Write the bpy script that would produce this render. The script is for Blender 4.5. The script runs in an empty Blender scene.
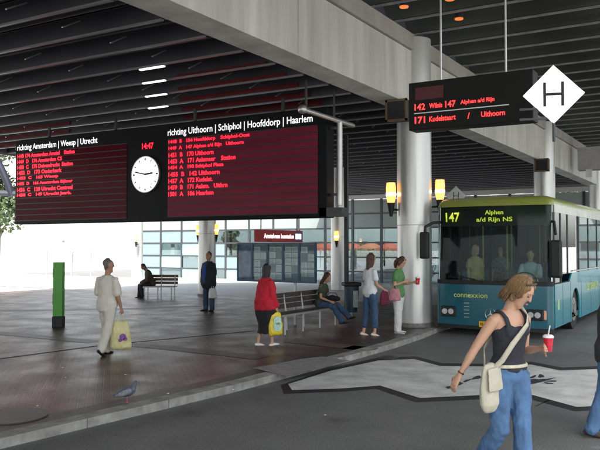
import bpy, bmesh, math, random
from mathutils import Vector, Matrix, noise
random.seed(7)
sc = bpy.context.scene
COL = sc.collection
PI = math.pi
# ------------------------------------------------------------------ camera frame
ANG = math.radians(30.7); F = 740.0; CX, CY = 300.0, 225.0; HY = 246.0; CAMZ = 1.95
PITCH = math.atan((HY-CY)/F)
FWD = Vector((-math.sin(ANG), math.cos(ANG), 0)); RGT = Vector((math.cos(ANG), math.sin(ANG), 0))
CF = FWD*math.cos(PITCH)+Vector((0,0,math.sin(PITCH))); CU = RGT.cross(CF)
ROAD = -0.10
def ray(px, py): return CF + RGT*((px-CX)/F) + CU*(-(py-CY)/F)
def gp(px, py, z=0.0):            # real-world point on a level plane
    r = ray(px, py); t = (z-CAMZ)/r.z
    return Vector((r.x*t, r.y*t, z))
def dp(px, py, d):                # point at depth d
    r = ray(px, py); t = d/(r.x*FWD.x+r.y*FWD.y)
    return Vector((r.x*t, r.y*t, CAMZ+r.z*t))
def yp(px, py, Y):
    r = ray(px, py); t = Y/r.y
    return Vector((r.x*t, Y, CAMZ+r.z*t))
def xp(px, py, X):
    r = ray(px, py); t = X/r.x
    return Vector((X, r.y*t, CAMZ+r.z*t))
# ------------------------------------------------------------------ materials
def mat(name, col, rough=.6, metal=0., var=.15, scale=4., bump=0., bscale=None, spec=.5, rvar=0., coat=0., stretch=None):
    m = bpy.data.materials.new(name); m.use_nodes = True
    nt = m.node_tree; N = nt.nodes; L = nt.links; b = N['Principled BSDF']
    b.inputs['Roughness'].default_value = rough; b.inputs['Metallic'].default_value = metal
    b.inputs['Specular IOR Level'].default_value = spec; b.inputs['Coat Weight'].default_value = coat
    tc = N.new('ShaderNodeTexCoord'); mp = N.new('ShaderNodeMapping'); L.new(tc.outputs['Object'], mp.inputs[0])
    if stretch: mp.inputs['Scale'].default_value = stretch
    nz = N.new('ShaderNodeTexNoise'); nz.inputs['Scale'].default_value = scale; nz.inputs['Detail'].default_value = 6; nz.inputs['Roughness'].default_value = .6
    L.new(mp.outputs[0], nz.inputs['Vector'])
    cr = N.new('ShaderNodeValToRGB'); e = cr.color_ramp.elements
    c = Vector(col[:3])
    e[0].position = .3; e[1].position = .7
    e[0].color = (*[max(0, v*(1-var)) for v in c], 1); e[1].color = (*[min(1, v*(1+var)) for v in c], 1)
    L.new(nz.outputs['Fac'], cr.inputs[0]); L.new(cr.outputs[0], b.inputs['Base Color'])
    if rvar:
        mr = N.new('ShaderNodeMapRange'); mr.inputs['From Min'].default_value = .3; mr.inputs['From Max'].default_value = .7
        mr.inputs['To Min'].default_value = rough-rvar; mr.inputs['To Max'].default_value = rough+rvar
        L.new(nz.outputs['Fac'], mr.inputs['Value']); L.new(mr.outputs[0], b.inputs['Roughness'])
    if bump:
        n2 = N.new('ShaderNodeTexNoise'); n2.inputs['Scale'].default_value = bscale or scale*6; n2.inputs['Detail'].default_value = 4
        L.new(mp.outputs[0], n2.inputs['Vector'])
        bp = N.new('ShaderNodeBump'); bp.inputs['Strength'].default_value = bump; bp.inputs['Distance'].default_value = .02
        L.new(n2.outputs['Fac'], bp.inputs['Height']); L.new(bp.outputs[0], b.inputs['Normal'])
    return m
def emit(name, col, s, base=(.02,.02,.02), rough=.4):
    m = bpy.data.materials.new(name); m.use_nodes = True; b = m.node_tree.nodes['Principled BSDF']
    b.inputs['Base Color'].default_value = (*base, 1); b.inputs['Emission Color'].default_value = (*col, 1)
    b.inputs['Emission Strength'].default_value = s; b.inputs['Roughness'].default_value = rough
    return m
def glass(name, tint=(.8,.9,.9), refl=.25, rough=.02, ior=1.5):
    m = bpy.data.materials.new(name); m.use_nodes = True; nt = m.node_tree; N = nt.nodes; L = nt.links
    N.remove(N['Principled BSDF']); out = N['Material Output']
    tr = N.new('ShaderNodeBsdfTransparent'); tr.inputs[0].default_value = (*tint, 1)
    gl = N.new('ShaderNodeBsdfGlossy'); gl.inputs['Roughness'].default_value = rough; gl.inputs[0].default_value = (.95,.98,1,1)
    fr = N.new('ShaderNodeFresnel'); fr.inputs[0].default_value = ior
    mx = N.new('ShaderNodeMixShader'); ad = N.new('ShaderNodeMath'); ad.operation = 'ADD'; ad.inputs[1].default_value = refl; ad.use_clamp = True
    L.new(fr.outputs[0], ad.inputs[0]); L.new(ad.outputs[0], mx.inputs[0]); L.new(tr.outputs[0], mx.inputs[1]); L.new(gl.outputs[0], mx.inputs[2]); L.new(mx.outputs[0], out.inputs[0])
    return m
def link_obj(name, me, m, parent=None):
    o = bpy.data.objects.new(name, me); COL.objects.link(o)
    if m is not None:
        for mm in (m if isinstance(m, (list, tuple)) else [m]): me.materials.append(mm)
    if parent is not None: o.parent = parent
    return o
def tag(o, label=None, cat=None, group=None, kind=None):
    if label: o['label'] = label
    if cat: o['category'] = cat
    if group: o['group'] = group
    if kind: o['kind'] = kind
    return o
def thing(name, label, cat, loc=(0,0,0), rz=0., group=None):
    o = bpy.data.objects.new(name, None); COL.objects.link(o); o.location = loc; o.rotation_euler = (0,0,rz); o.empty_display_size = .2
    return tag(o, label, cat, group)
# bmesh builder
class MB:
    def __init__(s): s.bm = bmesh.new(); s.smooth = False
    def box(s, c, size, rot=None, bev=0.):
        r = bmesh.ops.create_cube(s.bm, size=1.); vs = r['verts']
        M = Matrix.Translation(Vector(c)) @ (rot.to_4x4() if rot is not None else Matrix.Identity(4)) @ Matrix.Diagonal((*size,1))
        bmesh.ops.transform(s.bm, matrix=M, verts=vs)
        if bev:
            ed = list({e for v in vs for e in v.link_edges})
            bmesh.ops.bevel(s.bm, geom=ed, offset=bev, segments=2, affect='EDGES', profile=.5)
        return s
    def mm(s, a, b, bev=0.):
        a, b = Vector(a), Vector(b); return s.box((a+b)/2, [abs(v) for v in (b-a)], bev=bev)
    def tube(s, pts, r, n=12, cap=True, r2=None):
        pts = [Vector(p) for p in pts]; rs = r if isinstance(r, (list, tuple)) else [r]*len(pts)
        loft(s.bm, [(p, q, q) for p, q in zip(pts, rs)], n, flat=True); return s
    def cyl(s, c, r, z0, z1, n=32, r2=None):
        return s.tube([(c[0],c[1],z0),(c[0],c[1],z1)], [r, r2 if r2 is not None else r], n)
    def ball(s, c, rad, n=12, rot=None):
        r = bmesh.ops.create_uvsphere(s.bm, u_segments=n, v_segments=max(6,n*2//3), radius=1.)
        rad = rad if isinstance(rad, (list,tuple)) else (rad,)*3
        M = Matrix.Translation(Vector(c)) @ (rot.to_4x4() if rot is not None else Matrix.Identity(4)) @ Matrix.Diagonal((*rad,1))
        bmesh.ops.transform(s.bm, matrix=M, verts=r['verts']); return s
    def poly(s, pts, z0=None, ext=None):
        vs = [s.bm.verts.new(Vector(p)) for p in pts]; f = s.bm.faces.new(vs)
        if ext is not None:
            r = bmesh.ops.extrude_face_region(s.bm, geom=[f]); nv = [g for g in r['geom'] if isinstance(g, bmesh.types.BMVert)]
            bmesh.ops.translate(s.bm, vec=Vector(ext), verts=nv)
        return s
    def build(s, name, m, parent=None, smooth=None, loc=None):
        bmesh.ops.recalc_face_normals(s.bm, faces=s.bm.faces)
        me = bpy.data.meshes.new(name); s.bm.to_mesh(me); s.bm.free()
        if smooth:
            for p in me.polygons: p.use_smooth = True
            if smooth != 'all':
                try: me.set_sharp_from_angle(angle=math.radians(35))
                except Exception: pass
        o = link_obj(name, me, m, parent)
        if loc is not None: o.location = loc
        return o
def loft(bm, st, n=12, flat=False, right=None):
    P = [Vector(a[0]) for a in st]; rings = []
    ref = Vector(right) if right is not None else None
    for i, a in enumerate(st):
        t = (P[min(i+1,len(P)-1)] - P[max(i-1,0)]); t = t.normalized() if t.length > 1e-9 else Vector((0,0,1))
        if ref is None: ref = t.orthogonal()
        u = ref - t*ref.dot(t)
        if u.length < 1e-4: u = t.orthogonal()
        u.normalize(); v = t.cross(u)
        if right is None: ref = u
        ring = []
        for k in range(n):
            an = 2*PI*k/n; ring.append(bm.verts.new(P[i] + u*(math.cos(an)*a[1]) + v*(math.sin(an)*a[2])))
        rings.append((ring, t, min(a[1], a[2])))
    for i in range(len(rings)-1):
        A, B = rings[i][0], rings[i+1][0]
        for k in range(n): bm.faces.new((A[k], A[(k+1)%n], B[(k+1)%n], B[k]))
    if flat:
        bm.faces.new(list(reversed(rings[0][0]))); bm.faces.new(rings[-1][0])
    else:
        for (ring, t, r), sg, pos in ((rings[0], -1, P[0]), (rings[-1], 1, P[-1])):
            c = bm.verts.new(pos + t*sg*r*.7)
            mid = [bm.verts.new(pos + (v.co-pos)*.72 + t*sg*r*.48) for v in ring]
            for k in range(n):
                a, b, c1, d = ring[k], ring[(k+1)%n], mid[(k+1)%n], mid[k]
                bm.faces.new((a,b,c1,d) if sg > 0 else (b,a,d,c1)); 
                bm.faces.new((d,c1,c) if sg > 0 else (c1,d,c))
def copy_tree(o, parent=None):
    c = o.copy(); COL.objects.link(c)
    if parent is not None: c.parent = parent
    for ch in list(o.children): copy_tree(ch, c)
    return c
TS = bpy.data.scenes.new('workbench')
def evaluated_mesh(t):
    TS.collection.objects.link(t); vl = TS.view_layers[0]; vl.update(); dg = vl.depsgraph
    me = bpy.data.meshes.new_from_object(t.evaluated_get(dg)); bpy.data.objects.remove(t); return me
def text_part(body, width, height, m, parent, loc, rot, name='lettering', align='LEFT', depth=.004, bold=0., spacing=1., line=1.):
    cu = bpy.data.curves.new(name, 'FONT'); cu.body = body; cu.size = 1; cu.offset = bold; cu.extrude = 0; cu.space_character = spacing; cu.space_line = line
    cu.resolution_u = 3
    me = evaluated_mesh(bpy.data.objects.new('tmp_text', cu)); bpy.data.curves.remove(cu)
    xs = [v.co.x for v in me.vertices]; ys = [v.co.y for v in me.vertices]
    x0, x1, y0, y1 = min(xs), max(xs), min(ys), max(ys); cxx = (x0+x1)/2 if align == 'CENTER' else x0
    sx = width/(x1-x0); sy = height/(y1-y0)
    for v in me.vertices: v.co = Vector(((v.co.x-cxx)*sx, (v.co.y-(y0+y1)/2)*sy, 0))
    me.materials.clear(); me.name = name
    o = link_obj(name, me, m, parent); o.location = loc; o.rotation_euler = rot
    return o
# shared materials
concrete = mat('concrete', (.53,.53,.50), .8, var=.24, scale=1.7, bump=.2, bscale=14, stretch=(1,1,.12))
concrete_dark = mat('concrete_dark', (.36,.35,.34), .8, var=.12, scale=1.5, bump=.15, bscale=25)
colpaint = mat('column_paint', (.62,.64,.63), .30, metal=.45, var=.08, scale=1.6, bump=.06, bscale=3, stretch=(1,1,.2)); dirtm = mat('scuffed_foot', (.16,.155,.145), .6, var=.5, scale=9); colgrey = mat('grey_column_paint', (.12,.13,.14), .5, var=.1)
blackm = mat('black_metal', (.010,.011,.013), .6, var=.2, scale=6)
darkm = mat('dark_metal', (.05,.055,.06), .4, metal=.3, var=.2)
steel = mat('steel', (.5,.5,.5), .35, metal=.8, var=.12, scale=5)
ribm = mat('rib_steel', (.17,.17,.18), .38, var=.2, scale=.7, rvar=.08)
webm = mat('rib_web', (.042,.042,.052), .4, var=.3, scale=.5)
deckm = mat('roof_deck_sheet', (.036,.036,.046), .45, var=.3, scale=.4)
shellm = mat('vault_sheet', (.045,.05,.04), .5, var=.35, scale=.5)
redm = mat('red_glow_tint', (.10,.003,.006), .35, var=.3, scale=1.5)  # base colour stands for a red glow on the roof ribs
ledred = emit('led_red', (1,.01,.035), 1.0)
# ------------------------------------------------------------------ ground
def brick_mat():
    m = bpy.data.materials.new('brick_paving'); m.use_nodes = True; nt = m.node_tree; N = nt.nodes; L = nt.links; b = N['Principled BSDF']
    tc = N.new('ShaderNodeTexCoord'); mp = N.new('ShaderNodeMapping'); mp.inputs['Rotation'].default_value[2] = math.radians(45); L.new(tc.outputs['Object'], mp.inputs[0])
    br = N.new('ShaderNodeTexBrick'); br.inputs['Scale'].default_value = 5.; br.inputs['Color1'].default_value = (.125,.052,.038,1); br.inputs['Color2'].default_value = (.066,.038,.032,1)
    br.inputs['Mortar'].default_value = (.012,.011,.011,1); br.inputs['Mortar Size'].default_value = .03; br.inputs['Brick Width'].default_value = 1.; br.inputs['Row Height'].default_value = .5
    L.new(mp.outputs[0], br.inputs['Vector'])
    nz = N.new('ShaderNodeTexNoise'); nz.inputs['Scale'].default_value = .55; nz.inputs['Detail'].default_value = 8; nz.inputs['Roughness'].default_value = .65; L.new(tc.outputs['Object'], nz.inputs['Vector'])
    mx = N.new('ShaderNodeMix'); mx.data_type = 'RGBA'; mx.blend_type = 'MULTIPLY'; mx.inputs[0].default_value = 1
    cr = N.new('ShaderNodeValToRGB'); cr.color_ramp.elements[0].position = .3; cr.color_ramp.elements[0].color = (.68,.66,.66,1); cr.color_ramp.elements[1].position = .7; cr.color_ramp.elements[1].color = (1.25,1.15,1.1,1)
    L.new(nz.outputs['Fac'], cr.inputs[0]); L.new(br.outputs['Color'], mx.inputs[6]); L.new(cr.outputs[0], mx.inputs[7]); L.new(mx.outputs[2], b.inputs['Base Color'])
    n3 = N.new('ShaderNodeTexNoise'); n3.inputs['Scale'].default_value = 1.3; n3.inputs['Detail'].default_value = 7; L.new(tc.outputs['Object'], n3.inputs['Vector'])
    mr = N.new('ShaderNodeMapRange'); mr.inputs['From Min'].default_value = .25; mr.inputs['From Max'].default_value = .75; mr.inputs['To Min'].default_value = .30; mr.inputs['To Max'].default_value = .48; b.inputs['Specular IOR Level'].default_value = .55
    L.new(n3.outputs['Fac'], mr.inputs['Value']); L.new(mr.outputs[0], b.inputs['Roughness'])
    bp = N.new('ShaderNodeBump'); bp.inputs['Strength'].default_value = .55; bp.inputs['Distance'].default_value = .004
    n2 = N.new('ShaderNodeTexNoise'); n2.inputs['Scale'].default_value = 40; L.new(tc.outputs['Object'], n2.inputs['Vector'])
    ad = N.new('ShaderNodeMath'); ad.operation = 'MULTIPLY_ADD'; L.new(br.outputs['Fac'], ad.inputs[0]); ad.inputs[1].default_value = -1.6; L.new(n2.outputs['Fac'], ad.inputs[2]); 
    L.new(ad.outputs[0], bp.inputs['Height']); L.new(bp.outputs[0], b.inputs['Normal'])
    vo = N.new('ShaderNodeTexVoronoi'); vo.inputs['Scale'].default_value = 1.7; L.new(tc.outputs['Object'], vo.inputs['Vector'])   # trodden gum
    lt = N.new('ShaderNodeMath'); lt.operation = 'LESS_THAN'; lt.inputs[1].default_value = .02; L.new(vo.outputs['Distance'], lt.inputs[0])
    gm = N.new('ShaderNodeMix'); gm.data_type = 'RGBA'; L.new(lt.outputs[0], gm.inputs[0]); L.new(mx.outputs[2], gm.inputs[6]); gm.inputs[7].default_value = (.2,.19,.18,1); L.new(gm.outputs[2], b.inputs['Base Color'])
    return m
def asphalt_mat():
    m = bpy.data.materials.new('asphalt'); m.use_nodes = True; nt = m.node_tree; N = nt.nodes; L = nt.links; b = N['Principled BSDF']
    tc = N.new('ShaderNodeTexCoord')
    n1 = N.new('ShaderNodeTexNoise'); n1.inputs['Scale'].default_value = .5; n1.inputs['Detail'].default_value = 9; n1.inputs['Roughness'].default_value = .7; L.new(tc.outputs['Object'], n1.inputs['Vector'])
    n2 = N.new('ShaderNodeTexNoise'); n2.inputs['Scale'].default_value = 70; n2.inputs['Detail'].default_value = 3; L.new(tc.outputs['Object'], n2.inputs['Vector'])
    c1 = N.new('ShaderNodeValToRGB'); c1.color_ramp.elements[0].position = .3; c1.color_ramp.elements[0].color = (.11,.113,.108,1); c1.color_ramp.elements[1].position = .72; c1.color_ramp.elements[1].color = (.18,.183,.172,1)
    c2 = N.new('ShaderNodeValToRGB'); c2.color_ramp.elements[0].position = .35; c2.color_ramp.elements[0].color = (.55,.55,.55,1); c2.color_ramp.elements[1].position = .7; c2.color_ramp.elements[1].color = (1.6,1.6,1.6,1)
    L.new(n1.outputs['Fac'], c1.inputs[0]); L.new(n2.outputs['Fac'], c2.inputs[0])
    mx = N.new('ShaderNodeMix'); mx.data_type = 'RGBA'; mx.blend_type = 'MULTIPLY'; mx.inputs[0].default_value = 1
    L.new(c1.outputs[0], mx.inputs[6]); L.new(c2.outputs[0], mx.inputs[7]); L.new(mx.outputs[2], b.inputs['Base Color'])
    b.inputs['Roughness'].default_value = .62
    n5 = N.new('ShaderNodeTexNoise'); n5.inputs['Scale'].default_value = 1.1; n5.inputs['Detail'].default_value = 5; n5.inputs['Distortion'].default_value = .6; L.new(tc.outputs['Object'], n5.inputs['Vector'])
    c5 = N.new('ShaderNodeValToRGB'); c5.color_ramp.elements[0].position = .60; c5.color_ramp.elements[0].color = (1,1,1,1); c5.color_ramp.elements[1].position = .75; c5.color_ramp.elements[1].color = (.6,.59,.57,1); L.new(n5.outputs['Fac'], c5.inputs[0])
    v6 = N.new('ShaderNodeTexVoronoi'); v6.feature = 'DISTANCE_TO_EDGE'; v6.inputs['Scale'].default_value = .33; L.new(n5.outputs['Color'], v6.inputs['Vector'])
    mv = N.new('ShaderNodeVectorMath'); mv.operation = 'MULTIPLY_ADD'; mv.inputs[1].default_value = (.5,.5,.5); L.new(n5.outputs['Color'], mv.inputs[0]); L.new(tc.outputs['Object'], mv.inputs[2]); L.new(mv.outputs[0], v6.inputs['Vector'])
    c6 = N.new('ShaderNodeValToRGB'); c6.color_ramp.elements[0].position = .0; c6.color_ramp.elements[0].color = (.86,.86,.86,1); c6.color_ramp.elements[1].position = .004; c6.color_ramp.elements[1].color = (1,1,1,1); L.new(v6.outputs['Distance'], c6.inputs[0])
    m5 = N.new('ShaderNodeMix'); m5.data_type = 'RGBA'; m5.blend_type = 'MULTIPLY'; m5.inputs[0].default_value = 1; L.new(mx.outputs[2], m5.inputs[6]); L.new(c5.outputs[0], m5.inputs[7])
    m6 = N.new('ShaderNodeMix'); m6.data_type = 'RGBA'; m6.blend_type = 'MULTIPLY'; m6.inputs[0].default_value = 1; L.new(m5.outputs[2], m6.inputs[6]); L.new(c6.outputs[0], m6.inputs[7]); L.new(m6.outputs[2], b.inputs['Base Color'])
    bp = N.new('ShaderNodeBump'); bp.inputs['Strength'].default_value = .4; bp.inputs['Distance'].default_value = .008; L.new(n2.outputs['Fac'], bp.inputs['Height']); L.new(bp.outputs[0], b.inputs['Normal'])
    return m
BR = brick_mat(); AS = asphalt_mat()
light_pave = mat('light_paving', (.5,.5,.5), .5, var=.12, scale=.8, bump=.1)
kerbm = mat('kerb_stone', (.28,.275,.25), .8, var=.38, scale=4.5, bump=.3, bscale=40)
def sheet(name, pts, m): return tag(MB().poly(pts).build(name, m), kind='structure')
sheet('ground', [(-900,-300,-.74),(900,-300,-.74),(900,1500,-.74),(-900,1500,-.74)], mat('ground_far', (.42,.42,.40), .8, var=.2, scale=.05))
sheet('road', [(-6.6,-40,ROAD),(40,-40,ROAD),(40,60,ROAD),(-6.6,60,ROAD)], AS)
KE = [(-6.75,-12),(-6.6,2),(-6.45,4.9),(-6.35,6.),(-6.12,8.5),(-6.03,11),(-5.99,12.3),(-5.98,13.8),(-6.04,15.3),(-6.2,17),(-6.25,45)]
YE = 23.6; XL = -27.
def kpts(off, y1=None):
    out = []
    for i, (x, y) in enumerate(KE): out.append((x-off, y))
    return out
inner = kpts(.24)
plat = MB(); pp = [(x, y, 0) for x, y in inner if y < 40]; pp += [(-6.49, YE, 0), (XL, YE, 0), (XL, -12, 0)]
plat.poly(pp); tag(plat.build('platform', BR), kind='structure')
pv = MB(); bm = pv.bm
g = [[bm.verts.new(p) for p in ((XL-60, y, z), (-6.49, y, z))] for y, z in ((YE,0),(30,-.02),(38,-.3),(44,-.6),(44.4,-.6))]
for a, b in zip(g, g[1:]): bm.faces.new((a[0], a[1], b[1], b[0]))
tag(pv.build('pavement', light_pave), kind='structure')
sheet('street', [(-87,-40,-.02),(XL,-40,-.02),(XL,YE,-.02),(-87,YE,-.02)], light_pave)
sheet('far_street', [(-58,44.4,-.6),(-6.49,44.4,-.6),(-6.49,75,-.6),(-58,75,-.6)], mat('far_street_grey', (.14,.14,.14), .7, var=.2, scale=1))
def strip(name, a, b, z0, z1, m, segs=True):
    mb = MB(); bm = mb.bm
    prev = None
    for (p, q) in zip(a, b):
        vs = [bm.verts.new((p[0],p[1],z0)), bm.verts.new((p[0],p[1],z1)), bm.verts.new((q[0],q[1],z1)), bm.verts.new((q[0],q[1],z0))]
        if prev:
            for k in range(3): bm.faces.new((prev[k], vs[k], vs[k+1], prev[k+1]))
        prev = vs
    return mb.build(name, m)
# kerb stones with joints
def dense(pl, step=1.0):
    out = []
    for (x0,y0),(x1,y1) in zip(pl, pl[1:]):
        n = max(1, int(abs(y1-y0)/step)); out += [(x0+(x1-x0)*k/n, y0+(y1-y0)*k/n) for k in range(n)]
    return out+[pl[-1]]
kd = dense(KE)
kb = MB()
for (x0,y0),(x1,y1) in zip(kd, kd[1:]):
    g_ = .006; yy0, yy1 = y0+g_, y1-g_
    kb.poly([(x0,yy0,.006),(x1,yy1,.006),(x1-.24,yy1,.006),(x0-.24,yy0,.006)], ext=(0,0,-.2))
tag(kb.build('kerb', kerbm), kind='structure')
# darker band beside the kerb and paving bands
dkband = mat('dark_band_paving', (.06,.05,.048), .45, var=.3, scale=5, bump=.25)
greyband = mat('grey_band_paving', (.15,.14,.135), .4, var=.25, scale=4, bump=.2)
strip_i = [(x, y) for x, y in inner if y <= 17]
sheet('paving_edge_band', [(x-.001,y,.004) for x,y in strip_i]+[(x-.3,y,.004) for x,y in reversed(strip_i)], dkband)
def band(name, pts_px, w, m, z=.004):
    P = [gp(*p) for p in pts_px]; a, b = [], []
    for i, p in enumerate(P):
        t = (P[min(i+1,len(P)-1)]-P[max(i-1,0)]).normalized(); nrm = Vector((-t.y, t.x, 0))
        a.append(p+nrm*w/2+Vector((0,0,z))); b.append(p-nrm*w/2+Vector((0,0,z)))
    return sheet(name, a+list(reversed(b)), m)
band('paving_band', [(-60,328),(0,333),(95,342),(160,347),(262,358)], .42, dkband)
band('paving_band', [(-40,362),(30,353),(95,344.5),(250,330)], .42, greyband, .008)
band('paving_band', [(-30,311),(120,309),(200,306)], .5, dkband, .004)
band('paving_band', [(290,341),(330,345),(372,350)], .5, mat('tan_band_paving', (.13,.095,.075), .5, var=.3, scale=3, bump=.2), .004)
slab = [gp(253,368,.012), gp(300,359,.012), gp(322,356.5,.012), gp(350,360.5,.012), gp(322,368,.012), gp(285,376,.012)]
sheet('tactile_paving', slab, mat('grey_slab', (.26,.25,.235), .7, var=.25, scale=6, bump=.6, bscale=30))
# light polygon on the road with dark border
top = [(288,384),(330,371),(378,360.5),(414,359),(440,366),(490,366.5),(531,364.5),(560,370.5),(600,369),(680,362)]
bot = [(700,399),(640,403),(600,405.5),(577,407),(533,395),(480,395),(420,398),(380,385.5),(340,388.5),(292,390)]
P = [gp(*p, ROAD+.008) for p in top+bot]
sheet('road_light_patch', P, mat('light_road_concrete', (.55,.55,.52), .7, var=.28, scale=2.2, bump=.2, bscale=50))
cen = sum(P, Vector())/len(P)
tob = [(281,385),(330,368.5),(378,357.5),(416,356.3),(442,363.2),(490,363.8),(531,361.5),(562,367.5),(600,366),(680,359)]
bob = [(700,404),(640,408),(600,409.5),(575,411),(531,399),(480,399),(416,402),(376,388.5),(340,391.5),(284,393.5)]
sheet('road_patch_border', [gp(*p, ROAD+.004) for p in tob+bob], mat('dark_road_border', (.022,.023,.026), .6, var=.3, scale=6))
# dark drawing on the patch
ink = mat('dark_road_paint', (.03,.035,.05), .6, var=.4, scale=30)
mk = MB(); rr = random.Random(3)
def blob(px, py, w, h, rot=0.):
    pts = []
    for k in range(18):
        a = 2*PI*k/18; r = 1+.18*math.sin(3*a+px)+.1*math.sin(5*a+py)
        x, y = w*r*math.cos(a), h*r*math.sin(a); pts.append(gp(px+x*math.cos(rot)+y*math.sin(rot), py-x*math.sin(rot)*1.+y*math.cos(rot), ROAD+.012))
    mk.poly(pts)
for a in ((449,387.2,3.2,1.2,.1),(458,384,5,1.6,.3),(467,380.5,4,.9,.35),(477,377.5,5,1.5,.2),(536,381,9,2.2,.1),(541,376,3.,1.6,0),(549,379,6,.6,.2),(551,381,6.5,.6,0),(548,383,5,.6,-.1),(532,377,5,1.,.3)): blob(*a)
tag(mk.build('road_emblem', ink), kind='structure')
sheet('paint_line', [gp(535,406,ROAD+.004),gp(537,406,ROAD+.004),gp(556,397,ROAD+.004),gp(554,397,ROAD+.004)], dkband)
# drain
d0 = gp(383,357.5,ROAD)
dr = MB(); dr.box((d0.x+.12,d0.y,ROAD+.006),(.3,.4,.012))
tag(dr.build('storm_drain', darkm), 'small dark iron drain grate at the foot of the kerb', 'drain')
mh = gp(10,416,.004); mhb = MB(); mhb.cyl((mh.x,mh.y),.42,.004,.014,40)
mo = tag(mhb.build('manhole_cover', dkband, smooth=True), 'round dark manhole cover in the brick platform near the kerb', 'manhole cover')
# ------------------------------------------------------------------ canopy
SPL = 1.06; HL = CAMZ+3.45; SPR = 1.235; HR = CAMZ+5.2
BX0, BX1 = -7.36, -6.75; BZ0, BZ1 = CAMZ+3.41, CAMZ+4.71
canopy = thing('canopy_roof', 'huge ribbed dark steel canopy roof over the bus station', 'canopy', (-14,20,0))
def kid(mb, name, m, par, **k):
    o = mb.build(name, m, par, **k); o.location = o.location - par.location if par.rotation_euler.z == 0 else o.location
    return o
XLE = -23.5
kmin = -1; kmax = 41
proto = None
for k in range(kmin, kmax+1):
    Y = .11 + k*SPL
    if proto is None:
        fl = MB(); fl.mm((XLE,-.03,HL),( -7.55,.03,HL+.03), ); 
        proto = fl.build('roof_rib', ribm, canopy); proto.location = Vector((0,Y,0))-canopy.location; wb = MB(); wb.mm((XLE,-.012,HL+.031),(-7.55,.012,HL+.34)); wb.build('rib_web', webm, proto); sf = MB(); sf.mm((XLE,.30,HL+.14),(-7.6,.335,HL+.165)); sf.mm((XLE,.62,HL+.20),(-7.6,.65,HL+.22)); sf.build('rib_trim', mat('rib_trim_steel', (.10,.10,.11), .45, var=.3, scale=.7), proto); cl = MB(); [cl.box((x,-.22,HL+.16),(.035,.42,.02), rot=Matrix.Rotation(.5,3,'X')) for x in [XLE+1+i*2.2 for i in range(7)]]; cl.build('tie_rod', steel, proto)
    else:
        o = copy_tree(proto, canopy); o.location = Vector((0,Y,0))-canopy.location
# dark concave panels between ribs
dk = MB(); bm = dk.bm
for k in range(kmin-1, kmax+1):
    Y = .11+k*SPL; rows = []
    for i in range(7):
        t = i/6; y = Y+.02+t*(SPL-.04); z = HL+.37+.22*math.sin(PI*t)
        rows.append((bm.verts.new((XLE,y,z)), bm.verts.new((-7.4,y,z))))
    for a, b in zip(rows, rows[1:]): bm.faces.new((a[0],a[1],b[1],b[0]))
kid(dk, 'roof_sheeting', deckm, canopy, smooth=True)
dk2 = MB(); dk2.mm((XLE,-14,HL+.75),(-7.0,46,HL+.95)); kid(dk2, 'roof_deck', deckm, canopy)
fs = MB(); fs.mm((XLE-.15,-14,HL-.05),(XLE-.01,46,HL+.95)); fs.mm((XLE-.15,46,HL-.1),(-7.4,46.2,HL+.95)); kid(fs, 'fascia', concrete_dark, canopy)
# red glow on rib sides, put into the colour of thin strips
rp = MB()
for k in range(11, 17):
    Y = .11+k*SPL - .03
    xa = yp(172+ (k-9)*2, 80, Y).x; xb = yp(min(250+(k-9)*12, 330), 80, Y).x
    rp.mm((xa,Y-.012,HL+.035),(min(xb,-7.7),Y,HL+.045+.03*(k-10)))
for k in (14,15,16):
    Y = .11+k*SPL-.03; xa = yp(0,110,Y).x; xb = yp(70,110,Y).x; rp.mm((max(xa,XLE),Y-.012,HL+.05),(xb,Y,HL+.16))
kid(rp, 'red_glow_strip', redm, canopy)
# right hand roof (higher), curved vaults with pale edge flanges
XR1 = 1.6; rd = MB(); rd.mm((-8.2,-14,HR+.62),(XR1,43,HR+.75)); kid(rd, 'roof_deck', deckm, canopy); proto = None; proto2 = None
for k in range(-2, 34):
    Y = SPR*k + 1.0
    if proto is None:
        fl = MB(); fl.mm((-7.0,-.03,HR),(XR1,.03,HR+.04)); proto = fl.build('roof_flange', mat('pale_flange', (.21,.21,.205), .45, var=.35), canopy)
        v = MB(); bm = v.bm; rows = []
        for i in range(11):
            t = i/10; y = .04+t*(SPR-.08); z = HR+.05+.42*math.sin(PI*min(1,t*1.0))**.75
            rows.append([bm.verts.new((x,y,zz)) for x, zz in ((-7.0,z),(XR1,z),(XR1,z+.04),(-7.0,z+.04))])
        for a, b in zip(rows, rows[1:]):
            for q in range(4): bm.faces.new((a[q],a[(q+1)%4],b[(q+1)%4],b[q]))
        proto2 = v.build('roof_vault', shellm, canopy, smooth='all')
    else:
        proto = proto.copy(); COL.objects.link(proto); proto2 = proto2.copy(); COL.objects.link(proto2)
    proto.location = Vector((0,Y,0))-canopy.location; proto2.location = Vector((0,Y,0))-canopy.location
# beams
bmn = thing('concrete_beam', 'long pale concrete beam carried by the row of round columns', 'beam', (-7.05,20,BZ0))
b_ = MB(); b_.mm((BX0,-14,BZ0),(BX1,47,BZ1)); o = b_.build('girder', concrete, bmn); o.location = -bmn.location
b_ = MB(); b_.mm((BX0-.1,-14,BZ1+.02),(BX1+.06,47,BZ1+.40)); o = b_.build('ledge', mat('ledge_concrete', (.33,.32,.30), .75, var=.2, scale=1), bmn); o.location = -bmn.location
jm = MB()
for y in (5.6,11.3,16.9,22.5,30.3,37,43.8): jm.mm((BX1-.005,y-.01,BZ0+.02),(BX1+.003,y+.01,BZ1))
o = jm.build('joint', concrete_dark, bmn); o.location = -bmn.location
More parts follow.
